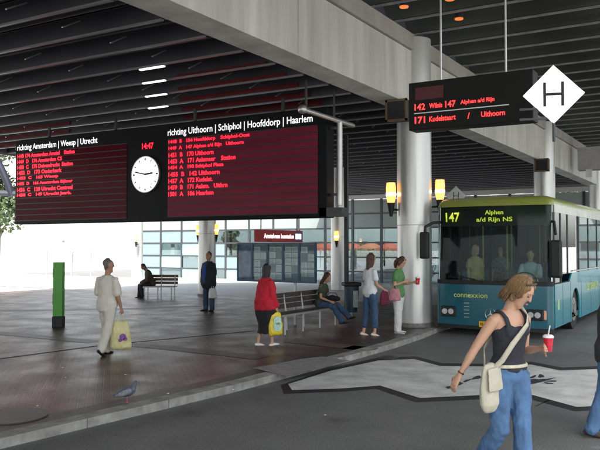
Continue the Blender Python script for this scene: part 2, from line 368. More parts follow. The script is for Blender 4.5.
# transverse beams beyond second column
tb = thing('cross_beam', 'pale concrete cross beam above the far end of the bus', 'beam', (-3,33,BZ0), group=None)
b_ = MB(); b_.mm((-6.4,36.0,BZ0+.1),(1.5,36.6,BZ0+1.0)); b_.mm((-6.4,35.9,BZ0+1.0),(1.5,36.7,BZ0+1.15)); o = b_.build('girder', concrete_dark, tb); o.location = -tb.location
b_ = MB()
for x in (-6.0,-5.2,-4.4): b_.mm((x,35.7,BZ0-.25),(x+.25,35.9,BZ0+.1)); 
o = b_.build('bracket', concrete, tb); o.location = -tb.location
# columns
COLUMNS = []
def column(label, x, y, r, z0, z1):
    t = thing('round_column', label, 'column', (x,y,z0), group='round columns holding up the canopy')
    m = MB(); m.cyl((0,0), r, 0, z1-z0, 48); m.build('shaft', colpaint, t, smooth=True)
    c = MB(); c.cyl((0,0), r+.05, 0, .10, 48, r+.03); c.build('base_ring', dirtm, t, smooth=True)
    for zz in (2.45,):
        s = MB(); s.cyl((0,0), r+.003, zz, zz+.012, 48); s.build('seam', concrete_dark, t, smooth=True)
    COLUMNS.append(t); return t
def cx_at(px, X): return xp(px, HY, X)
c1 = cx_at(414.5,-6.85); c2 = cx_at(545,-6.85); c3 = cx_at(597,-6.85)
column('thick white round column beside the front of the bus', -6.85, c1.y, .42, 0, BZ1+.35)
column('white round column rising behind the bus roof under the beam', -6.85, c2.y, .42, 0, BZ1+.35)
column('white round column at the right edge behind the bus', -6.85, c3.y, .42, 0, BZ1+.35)
q1 = dp(207,HY,29.2); q2 = dp(338.5,HY,33); q3 = dp(137.5,HY,41)
column('white round column behind the man in a dark jacket', q1.x, q1.y, .34, -.02, HL+.6)
column('white round column behind the seated girl and the rubbish bin', q2.x, q2.y, .34, -.1, HL+.6)
column('slim grey round column at the left end of the glass wall', q3.x, q3.y, .30, -.35, 8)
COLUMNS[-1].children[0].data.materials[0] = colgrey
# square loudspeaker boxes at the beam/column joints
for lab, c in (('square black box with a brass coloured frame by the near column', dp(399,117,17.2)), ('square black box under the beam by the second column', dp(542.5,168,28.8))):
    t = thing('beam_box', lab, 'speaker box', (c.x, c.y, BZ0-.26), group='square boxes under the beam')
    m = MB(); m.mm((-.24,-.16,-.24),(.24,.16,.24), bev=.01); m.build('housing', blackm, t)
    m = MB()
    for a, b in (((-.27,-.18,-.26),(-.22,-.14,.25)),((.22,-.18,-.26),(.27,-.14,.25)),((-.27,-.18,-.26),(.27,-.14,-.21)),((-.27,-.18,.20),(.27,-.14,.25))): m.mm(a, b)
    m.build('frame', mat('brass_frame', (.13,.085,.045), .5, metal=.2), t)
    m = MB(); m.mm((-.03,-.03,.24),(.03,.03,.262)); m.build('bracket', blackm, t)
# lamps
amber_out = emit('lamp_glow', (1,.34,.07), 1.1, base=(.6,.4,.2)); amber_core = emit('lamp_core', (1,.75,.38), 3.)
def wall_lamp(label, pos, s=1., far=False, side=Vector((1,0,0)), lit=True):
    t = thing('wall_lamp', label, 'lamp', pos, group='amber wall lamps on the columns')
    m = MB(); loft(m.bm, [((0,0,-.24*s),.085*s,.085*s),((0,0,-.1*s),.115*s,.115*s),((0,0,.12*s),.12*s,.12*s),((0,0,.25*s),.105*s,.105*s)], 20, flat=True)
    m.build('shade', amber_out, t, smooth=True)
    m = MB(); m.ball((0,0,-.03*s),(.126*s,.126*s,.13*s)); m.build('bulb', amber_core, t, smooth='all')
    m = MB(); loft(m.bm, [((0,0,-.24*s),.1*s,.1*s),((0,0,-.36*s),.08*s,.08*s),((0,0,-.58*s),.035*s,.035*s)], 16, flat=True)
    m.build('holder', blackm, t, smooth=True)
    m = MB(); m.tube([(0,0,-.4*s), tuple(side*(.2*s)+Vector((0,0,-.42*s)))], .025*s, 8); m.build('bracket', blackm, t)
    return t
dcol1 = c1.dot(FWD)
p = dp(391,193,dcol1); wall_lamp('lit amber wall lamp on the left side of the thick column', p, side=RGT)
p = dp(440,190,dcol1); wall_lamp('lit amber wall lamp between the thick column and the bus roof', p, side=-RGT)
for lab, px, py, d, sd in (('small lit lamp on the left side of the column behind the jacketed man', 198.5,230,29.2,RGT), ('small lit lamp on the right side of the column behind the jacketed man',216,229.5,29.2,-RGT), ('small lit lamp on the slim column at the left end of the glass wall',136,238,40.3,RGT*.6+FWD*.4), ('small round lit lamp on the column behind the seated girl',336.5,236,32.4,FWD)):
    wall_lamp(lab, dp(px,py,d), .85, side=sd)
# ceiling lamps
tubeem = emit('cool_lamp', (.85,1,.95), 1.0)
for i, (px, py) in enumerate(((152,67),(154,81),(156,94.5),(158,106.5))):
    k = 9+i; r = ray(px, py); tt = (HL+.0-CAMZ)/r.z; pt = Vector((r.x*tt, r.y*tt, HL-.02))
    t = thing('ceiling_lamp', '%s slim cool white strip lamp under the ribs left of the beam' % ('highest','second','third','lowest')[i], 'lamp', pt, group='slim white strip lamps under the roof ribs')
    m = MB(); m.box((0,0,0),(.62,.07,.03), bev=.01); m.build('diffuser', tubeem, t)
    m = MB(); m.box((0,0,.02),(.66,.1,.02)); m.build('housing', darkm, t)
orange = emit('orange_glow', (1,.22,.05), .45)  # glowing discs stand in for orange glow spots reflected in the roof
for lab, px, py in (('round orange downlight in the roof left of the left hanging rod',404,6.5),('round orange downlight in the roof between the two hanging rods',459,18.5),('orange downlight cut by the top edge of the photo',450,-1)):
    r = ray(px, py); tt = (HR+.12-CAMZ)/r.z
    t = thing('reflection', lab, 'lamp', (r.x*tt, r.y*tt, HR+.1), group='orange glow discs in the canopy')
    m = MB(); m.cyl((0,0),.10,0,.02,24); m.build('lens', orange, t, smooth=True)
    m = MB(); m.cyl((0,0),.13,.02,.42,24); m.build('can', darkm, t, smooth=True)
# ------------------------------------------------------------------ big departure board
YB = 14.6
def bp_(px, py): return yp(px, py, YB)
x0 = bp_(15,200).x; x1 = bp_(327,200).x; zb = bp_(327,217.5).z; zt = bp_(15,140.5).z
xm0 = bp_(129,200).x; xm1 = bp_(166.5,200).x
board = thing('departure_board', 'long black hanging departure board with red text and a round clock', 'departure board', ((x0+x1)/2,YB,zb))
def bk(mb, name, m, **k): o = mb.build(name, m, board, **k); o.location = -board.location; return o
m = MB(); m.mm((x0,YB,zb),(x1,YB+.35,zt), bev=.02); bk(m, 'casing', mat('board_black', (.006,.007,.009), .45, var=.2, scale=3, spec=.12))
def disp(xa, xb, za, zc, nrow, pinky):
    m = MB(); m.mm((xa,YB-.012,za),(xb,YB-.004,zc)); bk(m, 'display', mat('display_glass', pinky, .22, var=.18, scale=2.5, spec=.08, stretch=(.3,1,2)))
    m = MB(); hh = (zc-za)/nrow
    for i in range(nrow+1): m.mm((xa,YB-.018,za+i*hh-.012),(xb,YB-.0125,za+i*hh+.012))
    bk(m, 'row_dividers', mat('display_divider', (.015,.01,.013), .5))
    return hh
zt_d = bp_(170,139).z; zb_d = bp_(170,219).z
xa, xb = bp_(168,180).x, bp_(318,180).x
zc = bp_(168,139.5).z; za = bp_(168,217).z
hr = disp(xa, xb, za, zc, 12, (.17,.022,.045))
xc, xd = bp_(17,180).x, bp_(127,180).x
zc2 = zc; disp(xc, xd, za, zc2, 12, (.085,.006,.014))
white = emit('white_lettering', (1,1,1), .55, base=(.8,.8,.8))
RX = (PI/2,0,0)
def btext(s, xl, xr, z, h, mtl, nm='lettering', bold=.0, **k):
    o = text_part(s, xr-xl, h, mtl, board, (0,0,0), RX, nm, bold=bold, **k); o.location = Vector((xl, YB-.02, z))-board.location; return o
zh = bp_(170,132.8).z
btext('richting Uithoorn | Schiphol | Hoofddorp | Haarlem', xa, bp_(313,130).x, zh-.02, .22, white, bold=.006)
btext('richting Amsterdam | Weesp | Utrecht', xc+.02, bp_(98,140).x, zh-.02, .22, white, bold=.006)
rows_r = [('1448  B   154 Hoofddorp    Schiphol-Oost',.62),('1449  A   147 Alphen a/d Rijn   Uithoorn',.6),('1451  B   170 Uithoorn',.4),('1453  A   171 Aalsmeer    Station',.52),('1454  A   198 Schiphol Plaza',.44),('1455  B   142 Uithoorn',.42),('1457  A   172 Kudelst.',.38),('1459  B   171 Aalsm.   Uithrn',.46),('1501  A   186 Haarlem',.38)]
tail = {}
for i, (s, wf) in enumerate(rows_r):
    z = zc-(i+.5)*hr; px1 = 170+{0:80,1:74,2:44,3:66,4:54,5:50,6:43,7:58,8:44}[i]
    btext(s, xa+.03, bp_(px1,180).x, z, hr*.70, ledred, 'led_row', bold=.035)
rows_l = [('1448 174 Amsterdam Amstel    Station',1.),('1449  D   176 Amsterdam CS',.78),('1450  C   175 Duivendrecht  Station',.97),('1452  D   173 Ouderkerk',.78),('1453  C   165 Weesp',.72),('1455  D   166 Amsterdam Bijlmer',.97),('1456  C   120 Utrecht Centraal',.97),('1458  C   149 Utrecht Jaarb.',.95)]
for i, (s, wf) in enumerate(rows_l):
    z = zc-(i+.5)*hr; pxl = 17+58*wf
    btext(s, xc+.03, bp_(pxl,180).x, z, hr*.72, ledred, 'led_row', bold=.05)
# clock
cc = bp_(146.5,174.5); cr_ = abs(bp_(160,174.5).x-cc.x)
m = MB(); m.tube([(cc.x,YB+.0,cc.z),(cc.x,YB-.05,cc.z)], cr_, 48); clk = bk(m, 'clock_face', emit('clock_white', (1,1,.97), .5, base=(.85,.85,.85)), smooth=True)
m = MB()
for k in range(12):
    a = k*PI/6; R_ = Matrix.Rotation(a, 3, 'Y'); c = Vector((cc.x,YB-.052,cc.z))+R_@Vector((0,0,cr_*.86)); m.box(c,(.025 if k%3 else .04,.004,cr_*.14), rot=R_)
def hand(an, ln, w):
    R_ = Matrix.Rotation(an, 3, 'Y'); m.box(Vector((cc.x,YB-.056,cc.z))+R_@Vector((0,0,ln*.42)),(w,.004,ln), rot=R_)
hand(math.radians(84), cr_*.62, .045); hand(math.radians(282), cr_*.85, .032)
o = m.build('clock_hands', blackm, board); o.location = -board.location
m = MB(); m.bm.free(); m.bm = bmesh.new()
ringm = MB()
for k in range(48):
    a0, a1 = 2*PI*k/48, 2*PI*(k+1)/48
    p_ = [Vector((cc.x+math.cos(a)*r_, YB-y_, cc.z+math.sin(a)*r_)) for a in (a0,a1) for r_, y_ in ((cr_,.0),(cr_,.06),(cr_*1.04,.06),(cr_*1.04,.0))]
    vs = [ringm.bm.verts.new(q) for q in p_]
    for j in range(3): ringm.bm.faces.new((vs[j],vs[j+1],vs[j+5],vs[j+4]))
o = ringm.build('clock_rim', steel, board); o.location = -board.location
btext('14:47', bp_(142.5,146).x, bp_(154,146).x, bp_(148,146).z, .16, ledred, 'led_clock', bold=.03)
# post and cross tube
tx = x1+.22
m = MB(); m.cyl((tx, YB+.2), .065, bp_(328,205).z, CAMZ+2.80, 16); bk(m, 'support_post', steel, smooth=True)
m = MB(); m.tube([xp(303,109.5,tx), xp(353,125.5,tx)], .055, 14); m.ball(xp(302.5,109.3,tx), (.1,.1,.1)); bk(m, 'cross_tube', steel, smooth=True)
m = MB(); 
m.bm.free()
for a_ in (306,334): pz = xp(a_, HY-137-.313*(302-a_), tx); m = MB(); m.mm((tx-.02,pz.y-.02,pz.z),(tx+.02,pz.y+.02,HL+.02)); bk(m, 'hanger', darkm)
for p_, q_ in (((x1-.2,YB+.0,zb+.02),(tx+.15,YB+.3,zb+.22)),((x1-.05,YB+.15,zt-.5),(tx,YB+.22,zt-.45)),((x1-.05,YB+.15,zb+.5),(tx,YB+.22,zb+.55))): m = MB(); m.mm(p_, q_); bk(m, 'bracket', darkm)
for fx in (.12,.37,.63,.88):
    xx = x0+(x1-x0)*fx; m = MB(); m.mm((xx-.03,YB+.14,zt-.01),(xx+.03,YB+.2,HL+.05)); bk(m, 'hanger', darkm)
# ------------------------------------------------------------------ stop display + H sign
D0 = 10.8; pl = dp(408.5,81.5,11.35); YS = pl.y
sx0, sx1 = pl.x, yp(533,95,YS).x; sz1 = yp(470,76,YS).z; sz0 = yp(470,125.5,YS).z
stop = thing('stop_display', 'black hanging display with red bus numbers above the road', 'display board', ((sx0+sx1)/2,YS,sz0))
def sk(mb, name, m, **k): o = mb.build(name, m, stop, **k); o.location = -stop.location; return o
m = MB(); m.mm((sx0,YS,sz0),(sx1,YS+.3,sz1), bev=.012); sk(m, 'casing', mat('sign_black', (.006,.006,.006), .5, var=.2, spec=.2))
W = sx1-sx0; Hh = sz1-sz0
m = MB(); m.mm((sx0+.06*W,YS-.008,sz0+.62*Hh),(sx0+.30*W,YS-.002,sz0+.88*Hh)); sk(m, 'dark_window', mat('maroon_window', (.06,.004,.006), .4, var=.3, scale=20))
m = MB(); m.mm((sx0+.05*W,YS-.008,sz0+.335*Hh),(sx0+.82*W,YS-.002,sz0+.355*Hh)); sk(m, 'divider', mat('pale_line', (.6,.6,.6), .4))
ledr2 = emit('led_red_sign', (1,.03,.03), 1.2)
def st(s, a, b, z, h, bold=.02):
    o = text_part(s, (b-a)*W, h, ledr2, stop, (0,0,0), RX, 'led_text', bold=bold); o.location = Vector((sx0+a*W, YS-.01, sz0+z*Hh))-stop.location
st('142', .055, .145, .475, .10, .02); st('Wilnis', .18, .29, .475, .075); st('147', .315, .40, .475, .10, .02); st('Alphen a/d Rijn', .44, .71, .475, .08)
st('171', .055, .145, .20, .105, .03); st('Kudelstaart', .18, .40, .20, .08); st('/', .495, .515, .20, .09); st('Uithoorn', .605, .79, .20, .08)
for px in (437.5,503):
    xx = yp(px,60,YS).x; m = MB(); m.cyl((xx,YS+.15),.015,sz1-.02,HR+.1,10); sk(m, 'hanging_rod', steel, smooth=True)
hp = yp(553.5,94.5,YS-.14)
hs = thing('stop_sign', 'white diamond sign with a thin black H beside the hanging display', 'sign', hp, rz=math.radians(14))
s_ = .40
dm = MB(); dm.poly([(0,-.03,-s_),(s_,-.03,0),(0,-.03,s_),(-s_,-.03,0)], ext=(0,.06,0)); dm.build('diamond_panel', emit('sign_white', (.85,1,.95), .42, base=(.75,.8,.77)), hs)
m = MB(); m.mm((-.135,-.036,-.165),(-.098,-.031,.165)); m.mm((.098,-.036,-.165),(.135,-.031,.165)); m.mm((-.098,-.036,-.018),(.098,-.031,.018)); m.build('letter_h', blackm, hs)
m = MB(); m.cyl((0,.0),.02,-s_-.25,-s_+.06,10); m.mm((-.45,-.0,-.2),(-.18,.03,-.17)); m.mm((-.45,-.0,-.34),(.0,.03,-.31)); m.build('bracket', darkm, hs)
# far second diamond sign behind the bus
fp = dp(456,196,31)
h2 = thing('stop_sign', 'small far white diamond sign peeking over the bus roof', 'sign', fp, rz=.2)
m = MB(); s_=.42; m.poly([(0,-.03,-s_),(s_,-.03,0),(0,-.03,s_),(-s_,-.03,0)], ext=(0,.06,0)); m.build('diamond_panel', mat('white_enamel', (.75,.78,.76), .4), h2)
m = MB(); m.mm((-.115,-.036,-.17),(-.09,-.031,.17)); m.mm((.09,-.036,-.17),(.115,-.031,.17)); m.mm((-.09,-.036,-.012),(.09,-.031,.012)); m.build('letter_h', blackm, h2)
m = MB(); m.cyl((0,.05),.03,-fp.z,.3,10); m.build('pole', steel, h2)
# ------------------------------------------------------------------ glass wall at the far side
YF = 44.0
LV = [5.04,4.08,3.12,2.17,1.21,.26,-.6]
def fx(px): return yp(px, 240, YF).x
frost = bpy.data.materials.new('frosted_glass'); frost.use_nodes = True
_n = frost.node_tree; _b = _n.nodes['Principled BSDF']; _b.inputs['Base Color'].default_value = (.38,.44,.43,1); _b.inputs['Roughness'].default_value = .25
_t = _n.nodes.new('ShaderNodeBsdfTranslucent'); _t.inputs[0].default_value = (.28,.36,.36,1); _m = _n.nodes.new('ShaderNodeMixShader'); _m.inputs[0].default_value = .35
_n.links.new(_b.outputs[0], _m.inputs[1]); _n.links.new(_t.outputs[0], _m.inputs[2]); _n.links.new(_m.outputs[0], _n.nodes['Material Output'].inputs[0])
frostw = frost.copy(); frostw.name = 'white_frosted_glass'; 
for nd in frostw.node_tree.nodes:
    if nd.type == 'BSDF_PRINCIPLED': nd.inputs['Base Color'].default_value = (.26,.34,.38,1)
    if nd.type == 'BSDF_TRANSLUCENT': nd.inputs[0].default_value = (.3,.4,.45,1)
    if nd.type == 'MIX_SHADER': nd.inputs[0].default_value = .3
clear = glass('clear_pane', (.50,.60,.62), .08, .01)
aqua = mat('aqua_panel', (.25,.5,.52), .2, var=.3, scale=.8)
xs = []; x = fx(141)
while x < 1.0: xs.append(x); x += 2.08
gw = thing('glass_wall', 'long dark framed glass wall across the far side of the station', 'glass wall', (xs[0],YF,-.6))
def gk(mb, name, m, **k): o = mb.build(name, m, gw, **k); o.location = -gw.location; return o
m = MB()
for x in xs: m.mm((x-.075,YF-.06,-.6),(x+.075,YF+.06,5.04))
for z in LV[1:-1]: m.mm((xs[0],YF-.045,z-.05),(xs[-1],YF+.045,z+.05))
gk(m, 'frame', darkm)
m = MB(); m.mm((xs[0]-.1,YF-.1,5.04),(xs[-1],YF+.1,5.3)); gk(m, 'head_beam', mat('head_beam_paint', (.45,.46,.45), .5, var=.1))
m = MB(); m.mm((xs[0]-.1,YF-.2,-.62),(xs[-1],YF+.1,-.45)); gk(m, 'plinth', kerbm)
for i, (a, b) in enumerate(zip(xs, xs[1:])):
    pxm = 141+ (i+.5)*21
    for r in range(6):
        z1, z0 = LV[r]-.05, LV[r+1]+.05
        if r < 2: mm_, nm = frost, 'frosted_pane'
        elif i < 3: mm_, nm = (frostw, 'frosted_pane') if not (i in (1,2) and r in (3,4,5)) else ((aqua, 'aqua_panel') if (i+r) % 2 else (clear, 'clear_pane'))
        elif i in (3,) and r in (3,4): mm_, nm = frostw, 'frosted_pane'
        elif r >= 4 and i in (4,5): mm_, nm = (aqua if r == 5 and i == 4 else frostw), 'frosted_pane'
        else: mm_, nm = clear, 'clear_pane'
        q = MB(); q.mm((a+.075,YF-.012,z0),(b-.075,YF+.012,z1)); gk(q, nm, mm_)
# things seen through and beside the glass
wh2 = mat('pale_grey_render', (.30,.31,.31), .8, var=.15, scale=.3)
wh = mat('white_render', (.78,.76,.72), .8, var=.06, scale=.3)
dg = glass('dark_window_glass', (.25,.3,.32), .35, .03)
def building(label, x0, y0, x1, y1, h, face, m, nfl, nw, winm=None, roofm=None):
    t = thing('building', label, 'building', ((x0+x1)/2,(y0+y1)/2,-.74), group='pale buildings beyond the station')
    c = Vector(t.location)
    def k(mb, n, mt): o = mb.build(n, mt, t); o.location = -c; return o
    q = MB(); q.mm((x0,y0,-.74),(x1,y1,h)); k(q, 'wall', m)
    q = MB(); q.mm((x0-.3,y0-.3,h),(x1+.3,y1+.3,h+.5)); k(q, 'roof', roofm or concrete_dark)
    for f in range(nfl):
        z0 = .6+f*3.2; 
        for i in range(nw):
            q = MB()
            if face == 'y':
                w = (x1-x0)/nw; xx = x0+w*(i+.18); q.mm((xx,y0-.03,z0),(xx+w*.64,y0+.05,z0+1.8))
            else:
                w = (y1-y0)/nw; yy = y0+w*(i+.18); q.mm((x1-.05,yy,z0),(x1+.03,yy+w*.64,z0+1.8))
            k(q, 'window', winm or dg)
    return t
cy = mat('cyan_window', (.62,.8,.82), .15, var=.2)
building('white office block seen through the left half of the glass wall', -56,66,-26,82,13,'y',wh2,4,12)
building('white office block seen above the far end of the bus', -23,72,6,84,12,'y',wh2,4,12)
building('pale building with blue green windows left of the glass wall', -78,48,-60,70,12,'x',wh,4,6,cy)
building('pale low building beyond the open left side of the station', -92,14,-72,44,9,'x',wh,3,8)
leafm = []
for i, c in enumerate(((.03,.06,.014),(.05,.085,.02),(.018,.04,.01))): leafm.append(mat('foliage', c, .6, var=.4, scale=1.5))
barkm = mat('bark', (.1,.07,.05), .9, var=.3, bump=.4)
def leaves(mb, c, rad, n, s, rnd):
    bm = mb.bm
    for i in range(n):
        while True:
            v = Vector((rnd.uniform(-1,1),rnd.uniform(-1,1),rnd.uniform(-1,1)))
            if v.length <= 1 and noise.noise(v*2.2+Vector(c)) > -.18: break
        p = Vector(c)+Vector((v.x*rad[0],v.y*rad[1],v.z*rad[2]))
        a = Vector((rnd.gauss(0,1),rnd.gauss(0,1),rnd.gauss(0,1))).normalized(); b = a.orthogonal().normalized(); ss = s*rnd.uniform(.6,1.3)
        vs = [bm.verts.new(p+a*ss), bm.verts.new(p+b*ss*.5), bm.verts.new(p-a*ss), bm.verts.new(p-b*ss*.5)]
        f = bm.faces.new(vs); f.material_index = rnd.randrange(3)
def tree(label, x, y, h, r, seed):
    rnd = random.Random(seed); t = thing('tree', label, 'tree', (x,y,-.74), group='street trees beyond the station')
    q = MB(); q.tube([(0,0,0),(.1,0,h*.3),(.05,.1,h*.62)], [.18,.13,.06], 8)
    for k in range(6):
        a = k*1.1; q.tube([(.07,0,h*(.32+.04*k)),(math.cos(a)*r*.5,math.sin(a)*r*.5,h*(.5+.05*k))],[.07,.025],6)
    q.build('trunk', barkm, t, smooth=True)
    q = MB()
    for k in range(7):
        a = k*.9; leaves(q, (math.cos(a)*r*.42,math.sin(a)*r*.42,h*(.5+.07*k)), (r*.55,r*.55,r*.45), 420, .16, rnd)
    q.build('crown', leafm, t)
tree('green street tree seen over the bus roof beside the right column', *yp(578,220,62).xy, 8.5, 3.0, 3)
tree('dark green street tree seen through the panes right of the jacketed man', *yp(233,250,52).xy, 4.2, 1.0, 5)
tree('dark tree in the gap left of the long departure board', *dp(-2,200,48).xy, 9.5, 2.6, 6)
q = MB(); rnd = random.Random(9)
ha, hb = yp(330,250,50).x, yp(430,250,50).x
for k in range(16): leaves(q, (ha+(hb-ha)*(k+.5)/16,50,.62), (.75,.5,1.15), 520, .11, rnd)
q.mm((ha,49.75,-.5),(hb,50.2,1.45)); tag(q.build('hedge', leafm), 'clipped green hedge standing behind the far glass wall', 'hedge')
redc = mat('red_awning', (.40,.06,.03), .7, var=.3, scale=2); orc = mat('orange_awning', (.42,.12,.05), .7, var=.3, scale=2)
for i, (lab, px, mt) in enumerate((('red parasol behind the glass wall under the red hanging sign',277,redc),('orange parasol behind the glass wall right of the hanging sign',312,orc),('red parasol behind the glass wall left of the round column by the bin',324,redc),('orange parasol behind the glass wall under the left end of the sign',262,orc),('red parasol behind the glass wall beside the rubbish bin',352,redc),('orange parasol behind the glass wall nearer the thick column',371,orc),('red parasol behind the glass wall right next to the thick column',390,redc))):
    b = yp(px,250,56); t = thing('parasol', lab, 'parasol', (b.x,b.y,-.6), group='street parasols behind the glass wall')
    q = MB(); bm = q.bm; ap = bm.verts.new((0,0,2.95)); ring = [bm.verts.new((1.25*math.cos(k*PI/4),1.25*math.sin(k*PI/4),2.35)) for k in range(8)]; low = [bm.verts.new((1.25*math.cos(k*PI/4),1.25*math.sin(k*PI/4),2.12)) for k in range(8)]
    for k in range(8): bm.faces.new((ap,ring[k],ring[(k+1)%8])); bm.faces.new((ring[k],low[k],low[(k+1)%8],ring[(k+1)%8]))
    q.build('canopy', mt, t); q = MB(); q.cyl((0,0),.03,0,2.94,8); q.build('pole', steel, t)
def car(label, loc, rz, paint, s=1.):
    t = thing('parked_car', label, 'car', loc, rz)
    prof = [(-2.1,.35),(-2.12,.75),(-1.95,.95),(-1.35,1.02),(-.85,1.42),(.55,1.45),(1.15,1.0),(1.95,.88),(2.12,.7),(2.12,.35)]
    q = MB(); q.poly([(x,-.82,z) for x,z in prof], ext=(0,1.64,0)); q.build('body', paint, t)
    q = MB(); q.poly([(-1.2,-.83,1.03),(-.8,-.83,1.36),(.5,-.83,1.39),(1.0,-.83,1.02)], ext=(0,1.66,0)); q.build('side_windows', blackm, t)
    for x in (-1.35,1.35):
        for y in (-.84,.7):
            q = MB(); q.tube([(x,y,.31),(x,y+.14,.31)], .31, 20); w = q.build('wheel', blackm, t, smooth=True)
    return t
cp = yp(358,270,49); car('blue grey parked car behind the glass wall near the rubbish bin', (cp.x,48.4,-.6), .0, mat('car_paint_blue', (.15,.2,.27), .2, var=.1, coat=.6))
# left open side: lamp posts, small sign, blue arch
gl = dp(72,258,42); 
for lab, px, d, h in (('thin grey street pole in the glare left of the green pillar',47,44,3.2),('thin grey street pole in the glare between the green pillar and the man',72,42,3.0),('thin grey street pole in the glare just left of the man',91,46,3.)):
    p = dp(px,250,d); t = thing('street_pole', lab, 'pole', (p.x,p.y,-.04), group='thin poles in the bright street'); q = MB(); q.cyl((0,0),.05,0,h-1.4,10); q.ball((0,0,h-1.4),.09); q.build('post', steel, t, smooth=True)
p = dp(60,241.5,40); t = thing('hanging_lamp', 'small grey street lamp head in the glare above the green pillar', 'street lamp', p); q = MB(); q.box((0,0,0),(.55,.2,.16), bev=.04); q.build('head', steel, t); q = MB(); q.cyl((0,.3),.02,-p.z,.02,8); q.box((0,.15,.0),(.06,.35,.05)); q.build('post', steel, t)
bl = mat('blue_steel', (.003,.005,.018), .6)
t = thing('blue_arch', 'dark blue curved steel tube beyond the left end of the board', 'arch', dp(0,193,34))
q = MB(); c0 = Vector(t.location); q.tube([dp(x,y,34)-c0 for x,y in ((-28,140),(-14,146),(-4,158),(3,172),(8,184),(12,196))], .16, 12); q.build('tube', bl, t, smooth=True)
q = MB(); q.tube([dp(-50,191,34)-c0, dp(22,194,34)-c0], .13, 10); q.build('rail', mat('blue_grey', (.03,.035,.05), .5), t, smooth=True)
q = MB(); q.cyl((dp(-12,193,34)-c0).xy,.09,-c0.z,.1,10); q.build('post', bl, t)
# hanging red sign
sX = -14.06; a_ = xp(256,236,sX); b_2 = xp(301,238,sX)
rs = thing('hanging_sign', 'red hanging box sign with white lettering before the glass wall', 'sign', (sX,(a_.y+b_2.y)/2,2.3), rz=0)
rs.rotation_euler.z = 0
LN = b_2.y-a_.y
q = MB(); q.box((0,0,0),(.16,LN,.42), bev=.01); q.build('box', mat('sign_red', (.55,.03,.03), .5, var=.1), rs)
text_part('Amstelveen busstation', LN*.66, .17, white, rs, (.086,-.05*LN,0), (PI/2,0,PI/2), bold=.03, align='CENTER')
q = MB(); q.box((.082,LN*.39,0),(.006,LN*.17,.30)); q.build('blue_panel', mat('sign_blue', (.03,.07,.35), .4), rs)
q = MB(); q.box((.088,LN*.355,0),(.004,LN*.07,.2)); q.box((.088,LN*.43,.0),(.004,LN*.05,.2)); q.build('logo', white, rs)
q = MB(); [q.cyl((0,s*LN*.4),.02,.17,HL-2.3+.05,8) for s in (-1,1)]; q.build('hanging_rod', darkm, rs)
# ------------------------------------------------------------------ street furniture
gpnt = gp(58.5,327); t = thing('green_pillar', 'slim green metal pillar with a black foot on the left of the platform', 'pillar', gpnt, rz=ANG)
q = MB(); q.mm((-.115,-.1,.26),(.115,.1,1.56), bev=.012); q.build('body', mat('green_paint', (.07,.33,.035), .35, var=.12, scale=2), t)
q = MB(); q.mm((-.125,-.11,0),(.125,.11,.257), bev=.01); q.build('foot', blackm, t)
q = MB(); q.mm((-.135,-.05,.55),(-.1155,.05,.8)); q.mm((-.118,-.101,1.2),(-.1,-.05,1.4)); q.build('reader', darkm, t)
woodm = mat('dark_slat', (.08,.065,.055), .5, var=.3, scale=3, stretch=(4,.5,4)); legm = mat('pale_leg', (.45,.46,.46), .35, metal=.4, var=.1)
def bench(label, loc, rz, L, nl):
    t = thing('bench', label, 'bench', loc, rz, group='slatted platform benches')   # local: length x, faces -y
    for i in range(4):
        q = MB(); q.mm((0,-.24+i*.115,.42),(L,-.24+i*.115+.1,.445), bev=.005); q.build('seat_slat', woodm, t)
    q = MB()
    for i in range(3): q.mm((0,.25+i*.012,.5+i*.125),(L,.28+i*.012,.5+i*.125+.11), bev=.005)
    q.build('backrest', woodm, t)
    q = MB(); q.mm((0,-.27,.395),(L,-.245,.44)); q.build('rail', legm, t)
    for i in range(nl):
        x = .12+(L-.24)*i/(nl-1)
        q = MB(); q.tube([(x,-.24,0),(x,-.24,.39)], .024, 8); q.tube([(x,.2,0),(x,.22,.42),(x,.3,.86)], .022, 8); q.tube([(x,-.24,.39),(x,.22,.405)], .02, 8); q.build('leg', legm, t, smooth=True)
    return t
bs = xp(276,334,-8.62); bench('dark slatted bench with pale legs where the girl sits', (-8.86,13.75,0), PI/2, 2.6, 4)
fb = dp(143,298,28.0); bench('far slatted bench under the seated man beside the slim column', (fb.x,fb.y,0), ANG-.1, 1.28, 3)
# bin
bp0 = gp(351.5,318); t = thing('rubbish_bin', 'dark blue rubbish bin on a post beside the bench', 'bin', (bp0.x,bp0.y,0), rz=ANG+.2)
q = MB(); loft(q.bm, [((0,0,.16),.15,.13),((0,0,.5),.19,.16),((0,0,.86),.21,.17)], 20, flat=True, right=(1,0,0)); q.build('body', mat('bin_blue', (.02,.05,.09), .35, var=.2), t, smooth=True)
q = MB(); q.mm((-.235,-.19,.865),(.235,.19,.97), bev=.03); q.build('lid', blackm, t)
q = MB(); q.mm((.0,-.185,.3),(.13,-.155,.75)); q.build('label_plate', mat('pale_plate', (.35,.4,.42), .5, var=.4, scale=20), t)
q = MB(); q.cyl((0.0,0),.035,0,.17,10); q.cyl((0,0),.12,0,.02,16); q.build('foot', legm, t)
pp_ = gp(346.5,309); t = thing('steel_post', 'slim dark steel post from floor to roof beside the column by the bin', 'post', (pp_.x,pp_.y,0)); q = MB(); q.mm((-.055,-.055,0),(.055,.055,HL), bev=.005); q.build('post', darkm, t)
